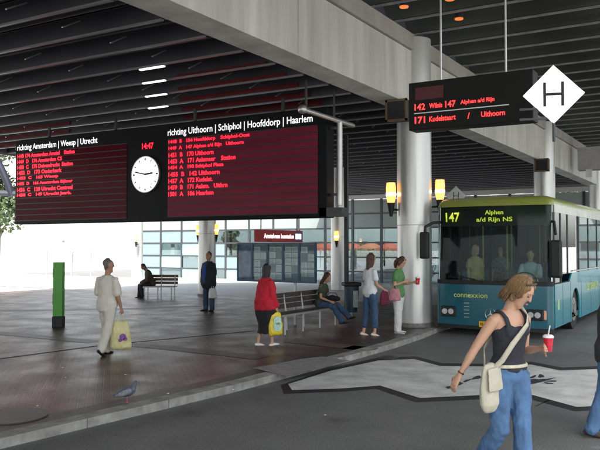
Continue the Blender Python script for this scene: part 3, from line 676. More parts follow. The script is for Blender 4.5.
# timetable board
tl = gp(262,328); d_t = 17.9
pl_ = dp(238,262,19.2); YT = pl_.y; pr_ = yp(316,262,YT); WT = pr_.x-pl_.x
tt = thing('timetable_board', 'blue framed timetable board with five glazed poster panels', 'notice board', (pl_.x,YT,0))
zt1 = 1.99; zt0 = 1.09
q = MB()
for i in range(6): xx = WT*i/5; q.mm((max(0,xx-.025),-.05,zt0),(min(WT,xx+.025),.05,zt1))
q.mm((0,-.045,zt0-.05),(WT,.045,zt0)); q.mm((0,-.045,zt1),(WT,.045,zt1+.04)); q.build('frame', mat('frame_blue', (.03,.07,.13), .35), tt)
paper = mat('paper', (.75,.78,.74), .6, var=.1); printm = mat('print_grey', (.3,.34,.36), .6, var=.5, scale=60); rnd = random.Random(4)
for i in range(5):
    xa_, xb_ = WT*i/5+.027, WT*(i+1)/5-.027
    q = MB(); q.mm((xa_,.0,zt0+.002),(xb_,.02,zt1-.002)); q.build('backing', mat('backing_blue', (.14,.22,.25), .5, var=.3, scale=3) if i else mat('poster_blue', (.08,.16,.30), .4, var=.8, scale=4), tt)
    q = MB(); q2 = MB(); z = zt1-.06
    if i:
        while z > zt0+.16:
            hh = rnd.uniform(.12,.2); 
            for (u0,u1) in ((.06,.48),(.53,.94)):
                if rnd.random() < .85:
                    q.mm((xa_+(xb_-xa_)*u0,-.004,z-hh+.02),(xa_+(xb_-xa_)*u1,-.001,z))
                    for kk in range(4): zz = z-.03-kk*(hh-.05)/4; q2.mm((xa_+(xb_-xa_)*(u0+.04),-.0065,zz-.012),(xa_+(xb_-xa_)*(u1-.05-rnd.random()*.1),-.0045,zz))
            z -= hh+.01
        q.build('posters', paper, tt); q2.build('print', printm, tt)
    q = MB(); q.mm((xa_,-.035,zt0+.002),(xb_,-.031,zt1-.002)); q.build('pane', glass('case_glass', (.85,.9,.92), .0, .02, 1.3), tt)
for fx_ in (.72,.30):
    q = MB(); q.cyl((WT*fx_,.09),.035,0,zt1,12); q.build('post', legm, tt, smooth=True)
# ------------------------------------------------------------------ bus
teal = mat('teal_paint', (.005,.10,.14), .22, var=.05, scale=1, coat=.5); teal2 = mat('teal_side_paint', (.015,.26,.33), .22, var=.06, scale=1, coat=.5)
lime = mat('lime_paint', (.24,.28,.06), .35, var=.08, scale=1, coat=.3); rubber = mat('rubber', (.015,.015,.016), .7); 
wglass = glass('windscreen', (.76,.84,.83), .0, .01, 1.22); sglass = glass('side_glass', (.75,.9,.9), .28, .015)
inm = mat('bus_interior', (.10,.13,.13), .7, var=.2)
rc = dp(551,246,16.0); BW = 2.66; BL = 12.0
bus = thing('city_bus', 'teal city bus with a lime roof arriving as line 147', 'bus', (rc.x-BW/2, rc.y, ROAD))
def front(w=BW/2, bulge=.10, rad=.15, lean=0.):
    pts = []; n = 14
    for k in range(n+1):
        x = -(w-rad)+2*(w-rad)*k/n; pts.append((x, .12*0 + bulge*(abs(x)/(w-rad))**2.2))
    right = [(w-rad+rad*math.sin(a), bulge+rad*(1-math.cos(a))) for a in [PI/2*j/6 for j in range(1,7)]]
    left = [(-x, y) for x, y in reversed(right)]
    return left+pts+right
FP = front()
def fstrip(z0, z1, m, name, th=.03, sub=None, l0=0., l1=0., inset=0.):
    q = MB(); bm = q.bm; P_ = sub or FP; prev = None
    for (x, y) in P_:
        vs = [bm.verts.new((x,y+l0+inset,z0)), bm.verts.new((x,y+l1+inset,z1)), bm.verts.new((x*.98,y+l1+th+inset,z1)), bm.verts.new((x*.98,y+l0+th+inset,z0))]
        if prev:
            for k in range(4): bm.faces.new((prev[k],vs[k],vs[(k+1)%4],prev[(k+1)%4]))
        prev = vs
    return q.build(name, m, bus, smooth=True)
fstrip(.24, 1.17, teal, 'front_panel', .04)
fstrip(.16, .235, rubber, 'front_skirt', .04, inset=.02)
fstrip(1.175, 1.27, rubber, 'cowl', .03, inset=-.004)
fstrip(1.27, 2.50, wglass, 'windscreen', .012, l1=.07)
fstrip(2.50, 2.96, glass('sign_glass', (.75,.8,.78), .0, .05, 1.2), 'header_glass', .012, l0=.07, l1=.10)
fstrip(2.96, 3.02, lime, 'roof_lip', .06, l0=.10, l1=.12)
q = MB(); q.mm((-.012,.0,1.27),(.012,.02,2.5)); 
bm = q.bm
q.bm.free(); q.bm = bmesh.new()
q.box((0,.045,1.885),(.02,.015,1.22), rot=Matrix.Rotation(-math.atan(.07/1.23),3,'X')); q.build('windscreen_split', rubber, bus)
# roof: lofted slab
q = MB(); bm = q.bm; out = [(x, y+.12) for x, y in FP]+[(BW/2, BL),(-BW/2, BL)]
lv = [(2.98,1.0,0),(3.06,.99,.02),(3.13,.95,.08),(3.17,.86,.2)]
rings = []
for z, s, yo in lv: rings.append([bm.verts.new((x*s, y+yo if y < 6 else y-yo, z)) for x, y in out])
n = len(out)
for A, B in zip(rings, rings[1:]):
    for k in range(n): bm.faces.new((A[k],A[(k+1)%n],B[(k+1)%n],B[k]))
bm.faces.new(rings[-1]); bm.faces.new(list(reversed(rings[0]))); q.build('roof', lime, bus, smooth=True)
y0 = .37
for s, nm in ((1,'r'),(-1,'l')):
    X = s*BW/2; ex = (-s*.035,0,0)
    def arch(yc): return [(yc+.52*math.cos(a), .5+.52*math.sin(a)-.0) for a in [PI-PI*j/12 for j in range(13)]]
    prof = [(y0,.24)]+[(y0+1.72-.0,.24)]+[p for p in arch(2.75) if p[1] > .24]+[(3.27,.24),(8.1,.24)]+[p for p in arch(8.95)]+[(9.47,.24),(BL,.24),(BL,1.42),(2.2,1.42),(1.7,1.2),(y0,1.2)]
    prof = [(y0,.24),(2.23,.24)]+arch(2.75)+[(3.27,.24),(8.43,.24)]+arch(8.95)+[(9.47,.24),(BL,.24),(BL,1.40),(2.3,1.40),(2.0,1.2),(y0,1.2)]
    if s < 0: prof = [(1.75,.24),(2.23,.24)]+arch(2.75)+[(3.27,.24),(8.43,.24)]+arch(8.95)+[(9.47,.24),(BL,.24),(BL,1.40),(1.75,1.40)]
    q = MB(); q.poly([(X, y, z) for y, z in prof], ext=ex); q.build('side_panel', teal2, bus)
    q = MB(); q.mm((X-s*.001,y0,2.80),(X-s*.04,BL,2.98)); q.build('cantrail', mat('pale_cantrail', (.55,.56,.5), .35, coat=.3), bus)
    q = MB(); q.mm((X+s*.001,2.35,1.425),(X+s*.012,BL,1.455)); q.build('rub_strip', steel, bus)
    ys = [y0,1.05,1.85,3.25,4.65,6.05,7.45,8.85,10.25,11.9]
    for i, y in enumerate(ys):
        zb_ = 1.2 if i < 2 else 1.4
        if s < 0 and i < 3: zb_ = .3
        q = MB(); q.mm((X-s*.004,y-.045,zb_),(X-s*.05,y+.045,2.80)); q.build('pillar', blackm, bus)
    for i, (a, b) in enumerate(zip(ys, ys[1:])):
        zb_ = 1.2 if i < 1 else (1.2 if i == 1 else 1.4); nm2 = 'side_window'; 
        if s < 0 and i < 2: zb_, nm2 = .3, 'door_pane'
        if i == 1 and s > 0: zb_ = 1.4
        q = MB(); q.mm((X-s*.018,a+.045,zb_),(X-s*.026,b-.045,2.80)); q.build(nm2, sglass, bus)
    # arch liners
    for yc in (2.75, 8.95):
        q = MB(); bm = q.bm; pts = [(yc+.5*math.cos(a), .5+.5*math.sin(a)) for a in [PI*j/12 for j in range(13)]]
        A = [bm.verts.new((X-s*.036,y,z)) for y,z in pts]; B = [bm.verts.new((X-s*.5,y,z)) for y,z in pts]
        for k in range(12): bm.faces.new((A[k],A[k+1],B[k+1],B[k]))
        q.build('wheel_arch', blackm, bus)
        w = MB(); w.tube([(X-s*.06,yc,.49),(X-s*.34,yc,.49)], .48, 32); wo = w.build('wheel', rubber, bus, smooth=True)
        w = MB(); w.tube([(X-s*.05,yc,.49),(X-s*.058,yc,.49)], .29, 24); w.tube([(X-s*.02,yc,.49),(X-s*.058,yc,.49)], .12, 16)
        for j in range(8): a = j*PI/4; w.tube([(X-s*.04,yc+.2*math.cos(a),.49+.2*math.sin(a)),(X-s*.052,yc+.2*math.cos(a),.49+.2*math.sin(a))], .022, 8)
        w.build('rim', mat('rim_grey', (.3,.31,.31), .4, metal=.5, var=.2, scale=8), wo, smooth=True)
q = MB(); q.mm((-BW/2+.04,BL-.05,.24),(BW/2-.04,BL,2.98)); q.build('rear_panel', teal, bus)
q = MB(); q.mm((-BW/2+.05,.45,.30),(BW/2-.05,BL-.06,.42)); q.build('floor', inm, bus)
q = MB(); q.mm((-BW/2+.06,1.0,2.86),(BW/2-.06,BL-.06,2.93)); q.build('ceiling', mat('bus_ceiling', (.25,.27,.27), .6), bus)
q = MB(); q.mm((-1.1,.30,.95),(1.1,.62,1.16), bev=.04); q.mm((.15,.62,.42),(1.1,.7,1.15)); q.build('dashboard', blackm, bus)
q = MB(); 
for k in range(24):
    a0, a1 = 2*PI*k/24, 2*PI*(k+1)/24; q.tube([(.62+.23*math.cos(a0),.72+.14*math.sin(a0),1.28-.17*math.sin(a0)),(.62+.23*math.cos(a1),.72+.14*math.sin(a1),1.28-.17*math.sin(a1))], .014, 6)
q.tube([(.62,.72,1.28),(.62,.6,1.1)], .03, 8); q.build('steering_wheel', blackm, bus)
seatc = mat('seat_cloth', (.06,.09,.2), .8, var=.3, scale=20)
for r in range(8):
    for xx in (-1.05,-.62,.2,.63):
        yy = 2.2+r*.95
        if r == 0 and xx < 0: continue
        q = MB(); q.mm((xx,yy,.85),(xx+.4,yy+.42,.95), bev=.03); q.mm((xx,yy+.38,.9),(xx+.4,yy+.48,1.6), bev=.03); q.build('seat', seatc, bus)
for x_, y_ in ((-.15,2.4),(.1,4.4),(-.15,6.2),(-.55,1.3),(.05,1.25)):
    q = MB(); q.cyl((x_,y_),.018,.42,2.86,8); q.build('handrail', mat('yellow_rail', (.32,.26,.05), .5), bus, smooth=True)
q = MB(); q.mm((-.0,1.2,.42),(.06,1.9,1.5)); q.build('cab_partition', inm, bus)
# destination display
amb = emit('led_yellow', (.75,.85,.08), .45)
text_part('147', .36, .22, amb, bus, (-1.10,.185,2.72), (math.radians(94),0,math.radians(-10)), 'destination_text', bold=.02)
text_part('Alphen', .42, .13, amb, bus, (.06,.125,2.80), (math.radians(94),0,0), 'destination_text', bold=.015, align='CENTER')
text_part('a/d Rijn NS', .82, .13, amb, bus, (.06,.125,2.64), (math.radians(94),0,0), 'destination_text', bold=.015, align='CENTER')
fstrip(2.505, 2.955, mat('display_backing', (.02,.028,.022), .5), 'display_back', .01, l0=.07, l1=.10, inset=.075)
ltx = mat('pale_lime_letters', (.5,.65,.2), .5)
def fy(x): return .10*(abs(x)/(BW/2-.15))**2.2 if abs(x) < BW/2-.15 else .1+.15*(1-math.cos(math.asin(min(1,(abs(x)-(BW/2-.15))/.15))))
o = text_part('connexxion', .80, .11, ltx, bus, (-.86,.02,.93), (PI/2,0,0), bold=.01); 
for v in o.data.vertices: v.co.z += (.045 - fy(v.co.x-.86)) 
text_part('5259', .26, .10, ltx, bus, (.70,fy(.85)-.01,.93), (PI/2,0,.1), bold=.01)
q = MB(); q.mm((-.26,-.025,.22),(.10,-.005,.35), bev=.004); q.build('number_plate', mat('plate_yellow', (.75,.42,.02), .4), bus)
text_part('BJ-XL-59', .30, .075, blackm, bus, (-.08,-.027,.285), (PI/2,0,0), bold=.02, align='CENTER')
# star emblem
q = MB(); 
for k in range(3):
    a = PI/2+k*2*PI/3; q.poly([(0+.11*math.cos(a),-.012,.52+.11*math.sin(a)),(.022*math.cos(a+1.05),-.012,.52+.022*math.sin(a+1.05)),(0,-.014,.52),(.022*math.cos(a-1.05),-.012,.52+.022*math.sin(a-1.05))])
for k in range(32):
    a0, a1 = 2*PI*k/32, 2*PI*(k+1)/32; q.tube([(.12*math.cos(a0),-.01,.52+.12*math.sin(a0)),(.12*math.cos(a1),-.01,.52+.12*math.sin(a1))], .008, 6)
q.build('round_emblem', steel, bus)
headg = mat('headlight_glass', (.5,.52,.52), .1, var=.3, scale=30, coat=.5)
for s in (-1,1):
    q = MB(); xc = s*.98; a_r = .0
    q.mm((xc-.19,fy(.98)-.03-.02,.42),(xc+.17,fy(.98)+.06,.66), bev=.02); h = q.build('headlight', blackm, bus)
    q = MB()
    for dx in (-.1,.05): q.tube([(xc+dx,fy(.98)-.055,.54),(xc+dx,fy(.98)-.03,.54)], .065, 20)
    q.build('lens', headg, h, smooth=True)
    q = MB(); q.mm((s*1.15-.04,fy(1.15)-.02,.44),(s*1.15+.05,fy(1.15)+.05,.64), bev=.01); q.build('indicator', mat('indicator_clear', (.7,.35,.25), .2), bus)
q = MB()
for z in (.42,.5,.58,.66,.74): q.mm((-.62,-.005+.02,z),(-.2,.03,z+.012))
q.mm((-1.2,.16,.30),(-.3,.2,.31)); q.build('grille_lines', steel, bus)
q = MB(); q.mm((-.7,.005,.78),(.7,.012,.785)); q.build('panel_seam', rubber, bus)
# wipers
for s in (-1,1):
    q = MB(); q.tube([(s*.15,-.02,1.24),(s*.75,.03,1.36)], .014, 6); q.tube([(s*.35,-.01,1.30),(s*1.0,.06,1.34)], .010, 6); q.build('wiper', rubber, bus)
# mirrors
q = MB(); q.tube([(-1.2,.3,2.62),(-1.36,.05,2.6),(-1.5,-.1,2.5),(-1.5,-.12,2.35)], .035, 10); arm_l = q.build('mirror_arm', blackm, bus, smooth=True)
q = MB(); q.mm((-1.62,-.2,1.75),(-1.40,-.06,2.38), bev=.04); q.build('mirror', blackm, bus)
q = MB(); q.tube([(1.27,.4,2.6),(1.36,.2,2.58),(1.42,.05,2.3)], .03, 10); q.build('mirror_arm', blackm, bus, smooth=True)
q = MB(); q.mm((1.30,-.02,1.36),(1.55,.12,2.18), bev=.05); q.build('mirror', blackm, bus)
q = MB(); q.mm((1.33,-.0+.121,1.4),(1.52,.126,2.14)); q.build('mirror_face', steel, bus)
# side door details, badge, seams
q = MB(); 
for y in (1.2,2.1,3.5,4.9,6.3,7.7,9.8,11.0): q.mm((BW/2+.0,y-.006,.26),(BW/2+.003,y+.006,1.18))
q.mm((BW/2,.4,1.205),(BW/2+.01,2.0,1.225)); q.build('side_seams', rubber, bus)
q = MB(); q.mm((BW/2,.62,.62),(BW/2+.005,.82,.86), bev=.002); q.build('side_badge', mat('badge_green', (.3,.5,.25), .5), bus)
text_part('connexxion', 1.9, .26, ltx, bus, (BW/2+.004,4.2,1.0), (PI/2,0,PI/2), bold=.01)
# ------------------------------------------------------------------ people
def shape(bm_fn, name, m, parent, voxel=.009, smooth_it=3, wr=0., wfreq=9., seed=0, decim=None):
    bm = bmesh.new(); bm_fn(bm); bmesh.ops.recalc_face_normals(bm, faces=bm.faces)
    me = bpy.data.meshes.new('tmp'); bm.to_mesh(me); bm.free()
    t = bpy.data.objects.new('tmp', me)
    r = t.modifiers.new('r', 'REMESH'); r.mode = 'VOXEL'; r.voxel_size = voxel; r.use_smooth_shade = True
    if smooth_it:
        s = t.modifiers.new('s', 'SMOOTH'); s.iterations = smooth_it; s.factor = .5
    m2 = evaluated_mesh(t); bpy.data.meshes.remove(me)
    if wr:
        off = Vector((seed*3.1, seed*1.7, 0))
        nl = [v.normal.copy() for v in m2.vertices]; cl = [v.co.copy() for v in m2.vertices]; fl_ = []
        for p, nn in zip(cl, nl):
            pass; n_ = noise.noise(Vector((p.x*wfreq, p.y*wfreq, p.z*wfreq*.55))+off)+.5*noise.noise(Vector((p.x*wfreq*2.3,p.y*wfreq*2.3,p.z*wfreq*1.2))+off)
            fl_.extend(p+nn*(n_*wr))
        m2.vertices.foreach_set('co', fl_)
    m2.materials.clear(); m2.name = name
    for p in m2.polygons: p.use_smooth = True; p.material_index = 0
    return link_obj(name, m2, m, parent)
V = Vector
def skinm(name, c): 
    m = mat(name, c, .5, var=.06, scale=8); m.node_tree.nodes['Principled BSDF'].inputs['Subsurface Weight'].default_value = .0; return m
SK1 = skinm('skin_fair', (.50,.29,.2)); SK2 = skinm('skin_tan', (.36,.2,.13)); 
eyew = mat('eye_dark', (.03,.02,.02), .2); lipm = mat('lip', (.35,.1,.09), .4); whites = mat('eye_white', (.7,.7,.7), .3)
def cloth(name, c, v=.15, **k): return mat(name, c, .85, var=v, scale=6, bump=.3, bscale=150, **k)
def person(label, pos, fdir, H=1.7, fem=True, skin=SK1, arms=None, legs=None, head=(0,0), lean=0., twist=0., top=None, bottom=None, hair=None, shoes=None, seat=None, voxel=.01, fat=0., sleeve='short', neck_low=0., curl=.5, build_legs=True, palm=None):
    f = V(fdir); f.z = 0; f.normalize()
    root = thing('person', label, 'person', pos, rz=math.atan2(f.y, f.x)-PI/2)
    s = H/1.75; S = lambda *a: V(a)*s
    arms = arms or {}; legs = legs or {}
    hipw = .088 if fem else .085; shw = (.168 if fem else .19)+fat*.3
    # torso frame (lean about x)
    T = Matrix.Rotation(twist, 3, 'Z') @ Matrix.Rotation(-lean, 3, 'X')
    pelvis = V((0,0,0)); up = lambda z, y=0., x=0.: pelvis + T@V((x*s, y*s, z*s))
    J = {}
    for sd, sg in (('R',1),('L',-1)):
        th, sh, toe = legs.get(sd, ((0,.02,-1),(0,0,-1),0.))
        hip = V((sg*hipw*s,0,-.03*s)); kn = hip+V(th).normalized()*.43*s; an = kn+V(sh).normalized()*.42*s
        J['hip'+sd], J['kn'+sd], J['an'+sd], J['toe'+sd] = hip, kn, an, toe
        ua, fa = arms.get(sd, ((sg*.12,0,-1),(sg*.03,.15,-1)))
        shd = up(.435,-.005,sg*shw*.98); el = shd+(T@V(ua).normalized())*.29*s; wr = el+(T@V(fa).normalized())*.25*s
        J['sh'+sd], J['el'+sd], J['wr'+sd] = shd, el, wr
    low = min(J['anR'].z, J['anL'].z)-.08*s
    pz = -low if seat is None else seat+.10*s
    off = V((0,0,pz))
    for k in J:
        if isinstance(J[k], V): J[k] = J[k]+off
    pelvis = off
    neck = up(.56,.0); 
    HM = T @ Matrix.Rotation(head[0], 3, 'Z') @ Matrix.Rotation(-head[1], 3, 'X')
    hc = neck + HM@V((0,.028*s,.135*s))
    hp_ = lambda x, y, z: hc+HM@V((x*s,y*s,z*s))
    sides = (('R',1),('L',-1))
    def torso_st(o=0., z0=-.1, z1=.5):
        w = (.118 if fem else .132)+fat
        tab = [(-.12,.10,.085,0),(-.05,.162+fat,.112+fat,-.008),(.03,.165+fat,.113+fat,-.008),(.13,w,.092+fat,.0),(.24,w+.012,.100+fat,.0),(.34,.152+fat*.8,.112+fat*.7,.006),(.42,.158+fat*.5,.098+fat*.3,.0),(.475,.128,.072,-.004),(.515,.07,.055,.0)]
        return [(up(z,y), (rx*s+o), (ry*s+o)) for z,rx,ry,y in tab if z0-1e-6 <= z <= z1]
    rt = T@V((1,0,0))
    def hand(bm, sd, sg):
        wr, el = J['wr'+sd], J['el'+sd]; h = (wr-el).normalized()
        nrm = V((-sg,0,0)) if palm is None or sd not in palm else V(palm[sd])   # palm normal
        nrm = T@nrm; nrm = (nrm-h*nrm.dot(h)); nrm = nrm.normalized() if nrm.length > .05 else h.orthogonal().normalized()
        sidev = h.cross(nrm)*(1 if sg < 0 else -1)      # towards thumb side
        loft(bm, [(wr-h*.01*s,.026*s,.02*s),(wr+h*.03*s,.034*s,.017*s),(wr+h*.075*s,.041*s,.015*s),(wr+h*.092*s,.038*s,.012*s)], 12, right=sidev)
        cu = curl if not isinstance(curl, dict) else curl[sd]
        for i, (o_, ln) in enumerate(((.030,.072),(.010,.08),(-.011,.075),(-.030,.058))):
            b = wr+h*.085*s+sidev*o_*s; pts = [b]; a = cu*.5
            for seg in (.42,.32,.26):
                d = h*math.cos(a)+nrm*math.sin(a); pts.append(pts[-1]+d*ln*seg*s); a += cu*.9
            loft(bm, [(p_, r_*s, r_*s) for p_, r_ in zip(pts,(.0092,.0088,.008,.0068))], 8)
        b = wr+h*.03*s+sidev*.03*s; p1 = b+(h*.6+sidev*.7+nrm*.25).normalized()*.04*s; p2 = p1+(h*.9+sidev*.25+nrm*.45).normalized()*.035*s
        loft(bm, [(b,.013*s,.013*s),(p1,.0105*s,.0105*s),(p2,.008*s,.008*s)], 8)
    def foot(bm, sd, r=1., bare=True, heel=0.):
        an = J['an'+sd]; sh = (an-J['kn'+sd]).normalized(); tp = J['toe'+sd]
        yaw, pit = tp if isinstance(tp, (tuple,list)) else (tp, 0.)
        d = Matrix.Rotation(yaw,3,'Z')@V((0,math.cos(pit),-math.sin(pit))); u = Matrix.Rotation(yaw,3,'Z')@V((0,math.sin(pit),math.cos(pit)))
        b = an-u*.045*s
        loft(bm, [(b-d*.055*s-u*.004*s,.026*s*r,.030*s*r),(b-d*.01*s,.034*s*r,.036*s*r),(b+d*.06*s-u*.008*s,.036*s*r,.028*s*r),(b+d*.12*s-u*.017*s,.043*s*r,.020*s*r),(b+d*.165*s-u*.022*s,.036*s*r,.014*s*r)], 12, right=d.cross(u))
        loft(bm, [(an+(-sh)*.05*s,.033*s*r,.036*s*r),(b,.034*s*r,.038*s*r)], 10)
    def body(bm):
        loft(bm, torso_st(), 20, right=rt)
        if fem:
            for sg in (1,-1):
                c = up(.345,.075,sg*.07); loft(bm, [(c-T@V((0,.02*s,0)),.055*s,.055*s),(c+T@V((0,.02*s,-.006*s)),.04*s,.04*s)], 12)
        loft(bm, [(up(.45),.075*s,.06*s),(up(.52,.0),.056*s,.054*s),(neck+HM@V((0,.008*s,.05*s)),.051*s,.053*s),(hc-HM@V((0,.01*s,.03*s)),.05*s,.055*s)], 14, right=rt)
        hs_ = [(-.118,.024,.022,.052),(-.105,.040,.040,.040),(-.08,.052,.062,.022),(-.045,.063,.082,.006),(0,.072,.093,.0),(.045,.074,.096,-.006),(.085,.060,.078,-.010),(.108,.036,.048,-.012)]
        loft(bm, [(hp_(0,y,z), rx*s, ry*s) for z,rx,ry,y in hs_], 20, right=HM@V((1,0,0)))
        loft(bm, [(hp_(0,.088,.022),.008*s,.009*s),(hp_(0,.096,-.004),.009*s,.010*s),(hp_(0,.101,-.024),.013*s,.011*s)], 8, right=HM@V((1,0,0)))
        for sg in (1,-1):
            loft(bm, [(hp_(sg*.07,-.012,-.025),.008*s,.012*s),(hp_(sg*.079,-.016,.0),.010*s,.018*s),(hp_(sg*.078,-.018,.025),.009*s,.016*s)], 8)
            loft(bm, [(hp_(sg*.018,.083,.034),.008*s,.008*s),(hp_(sg*.045,.074,.036),.008*s,.008*s)], 8)  # brow ridge
        for sd, sg in sides:
            sh_, el, wr = J['sh'+sd], J['el'+sd], J['wr'+sd]; k = 1.0 if fem else 1.12; k += fat*2.5
            loft(bm, [(up(.44,-.005,sg*shw*.72),.05*s,.05*s),(sh_+V((0,0,-.01*s)),.052*s*k,.052*s*k),(sh_.lerp(el,.4),.042*s*k,.046*s*k),(el,.034*s*k,.036*s*k),(el.lerp(wr,.3),.035*s*k,.037*s*k),(el.lerp(wr,.7),.028*s*k,.026*s*k),(wr,.022*s*k,.019*s*k)], 14)
            hand(bm, sd, sg)
            if build_legs:
                hip, kn, an = J['hip'+sd], J['kn'+sd], J['an'+sd]
                loft(bm, [(hip,.085*s,.088*s),(hip.lerp(kn,.35),.078*s,.08*s),(hip.lerp(kn,.8),.056*s,.058*s),(kn,.052*s,.055*s),(kn.lerp(an,.3),.050*s,.055*s),(kn.lerp(an,.75),.036*s,.038*s),(an,.033*s,.036*s)], 14)
                foot(bm, sd)
    b = shape(body, 'body', skin, root, voxel, 2)
    for sg in (1,-1):
        q = MB(); q.ball(hp_(sg*.031,.078,.012), (.012*s,.011*s,.006*s), 10, rot=HM); q.ball(hp_(sg*.031,.085,.012), (.005*s,.004*s,.004*s), 8, rot=HM); q.build('eye', eyew, b, smooth='all')
        q = MB(); q.tube([hp_(sg*.014,.092,.034),hp_(sg*.032,.091,.040),hp_(sg*.05,.078,.034)], .0035*s, 6); q.build('eyebrow', hair['mat'], b)
    q = MB(); q.ball(hp_(0,.089,-.058), (.022*s,.009*s,.0075*s), 10, rot=HM); q.build('mouth', lipm, b, smooth='all')
    # garments
    if bottom:
        kind = bottom['kind']; bmt = bottom['mat']; fl = bottom.get('flare',1.); o = bottom.get('o',.014)
        def bt(bm):
            if kind == 'skirt':
                z = bottom.get('len',.6); zz = lambda t: V((0,0,-z*t*s))
                base = pelvis
                loft(bm, [(up(.03),(.165+fat)*s+o,(.113+fat)*s+o),(up(.0),(.172+fat)*s+o,(.122+fat)*s+o),(base+V((0,0,-.2*s)),(.175+fat)*s+o,(.14+fat)*s+o),(base+V((0,.02*s,-z*.7*s)),.18*s+o,.16*s+o),(base+V((0,.02*s,-z*s)),.19*s+o,.17*s+o)], 24, flat=True, right=rt); return
            st_ = torso_st(o, -.12, .03); loft(bm, st_, 20, right=rt)
            for sd, sg in sides:
                hip, kn, an = J['hip'+sd], J['kn'+sd], J['an'+sd]; e = kn.lerp(an, bottom.get('to',1.04))
                w = bottom.get('w',1.)
                loft(bm, [(hip,.088*s+o,.095*s+o),(hip.lerp(kn,.35),.080*s*w+o,.084*s*w+o),(hip.lerp(kn,.8),.062*s*w+o,.066*s*w+o),(kn,.058*s*w+o,.062*s*w+o),(kn.lerp(e,.45),.056*s*w*fl**.5+o,.062*s*w*fl**.5+o),(e,.05*s*w*fl+o,.056*s*w*fl+o)], 18, flat=False)
        shape(bt, 'skirt' if kind == 'skirt' else 'trousers', bmt, root, voxel, 2, wr=.013*s, wfreq=13, seed=3)
    if top:
        o = top.get('o',.012); z0 = top.get('z0',-.05); z1 = top.get('z1',.48)
        def tp_(bm):
            st_ = torso_st(o, z0, z1)
            ob = (bottom or {}).get('o',.014); ex = max(0, ob-o)+.018
            if top.get('sleeve') != 'strap': st_ = [(p_, rx+ex*fq, ry+ex*fq) for p_, rx, ry in st_ for fq in (max(0,min(1,(.30-(T.transposed()@(p_-pelvis)).z/s)/.27)),)]
            if top.get('hem'): st_ = [(up(top['hem'],0),(.165+fat)*s+o+ex,(.118+fat)*s+o+ex)]+st_
            loft(bm, st_, 20, right=rt, flat=False)
            if fem:
                for sg in (1,-1):
                    c = up(.345,.075,sg*.07); loft(bm, [(c-T@V((0,.02*s,0)),.055*s+o,.055*s+o),(c+T@V((0,.02*s,-.006*s)),.04*s+o*.8,.04*s+o*.8)], 12)
            sl = top.get('sleeve','short')
            for sd, sg in sides:
                sh_, el, wr = J['sh'+sd], J['el'+sd], J['wr'+sd]; k = 1.0 if fem else 1.12; k += fat*2.5
                if sl == 'none': continue
                if sl == 'strap':
                    loft(bm, [(up(.35,.10,sg*.088),.034*s,.014*s),(up(.40,.102,sg*.098),.026*s,.014*s),(up(.455,.078,sg*.106),.024*s,.016*s),(up(.495,.03,sg*.108),.023*s,.016*s),(up(.50,-.02,sg*.107),.023*s,.016*s),(up(.455,-.075,sg*.10),.026*s,.016*s),(up(.36,-.105,sg*.085),.04*s,.014*s)], 8, right=rt); continue
                en = sh_.lerp(el,top.get('sl',.65)) if sl == 'short' else (wr if sl == 'long' else el.lerp(wr,.5))
                kk = min(k,1.15); L_ = [(up(.435,-.005,sg*shw*.55),.05*s+o*.6,.05*s+o*.6),(sh_.lerp(up(.435,-.005,sg*shw*.55),.12),.049*s*kk+o*.7,.05*s*kk+o*.8)]
                if sl == 'short': L_ += [(sh_.lerp(el,.35),.05*s*k+o,.052*s*k+o),(en,.05*s*k+o*1.3,.052*s*k+o*1.3)]
                else: L_ += [(sh_.lerp(el,.5),.043*s*k+o,.045*s*k+o),(el,.038*s*k+o,.04*s*k+o),(en,.03*s*k+o,.03*s*k+o)]
                loft(bm, L_, 14)
        shape(tp_, top.get('name','shirt'), top['mat'], root, voxel, 2, wr=top.get('wr',.008)*s, wfreq=12, seed=5)
    if shoes:
        def sh_f(bm):
            for sd, sg in sides: 
                foot(bm, sd, 1.22)
                if shoes.get('heel'):
                    an = J['an'+sd]; loft(bm, [(an+V((0,-.05*s,-.07*s)),.014*s,.014*s),(an+V((0,-.055*s,-.125*s)),.009*s,.009*s)], 8)
        if build_legs:
            for sd, sg in sides:
                def one(bm, sd=sd): 
                    foot2(bm, sd)
                def foot2(bm, sd):
                    an = J['an'+sd]; tp = J['toe'+sd]; yaw, pit = tp if isinstance(tp,(tuple,list)) else (tp,0.); r = 1.2
                    d = Matrix.Rotation(yaw,3,'Z')@V((0,math.cos(pit),-math.sin(pit))); u = Matrix.Rotation(yaw,3,'Z')@V((0,math.sin(pit),math.cos(pit))); b = an-u*.045*s
                    lw = -.012 if shoes.get('low') else 0.
                    loft(bm, [(b-d*.06*s+u*(lw-.006)*s,.028*s*r,.026*s*r),(b-d*.01*s+u*lw*s,.034*s*r,.030*s*r),(b+d*.06*s-u*.010*s,.036*s*r,.026*s*r),(b+d*.12*s-u*.018*s,.042*s*r,.019*s*r),(b+d*.175*s-u*.023*s,.032*s*r,.013*s*r)], 12, right=d.cross(u))
                shape(one, 'shoe', shoes['mat'], root, voxel*.9, 2)
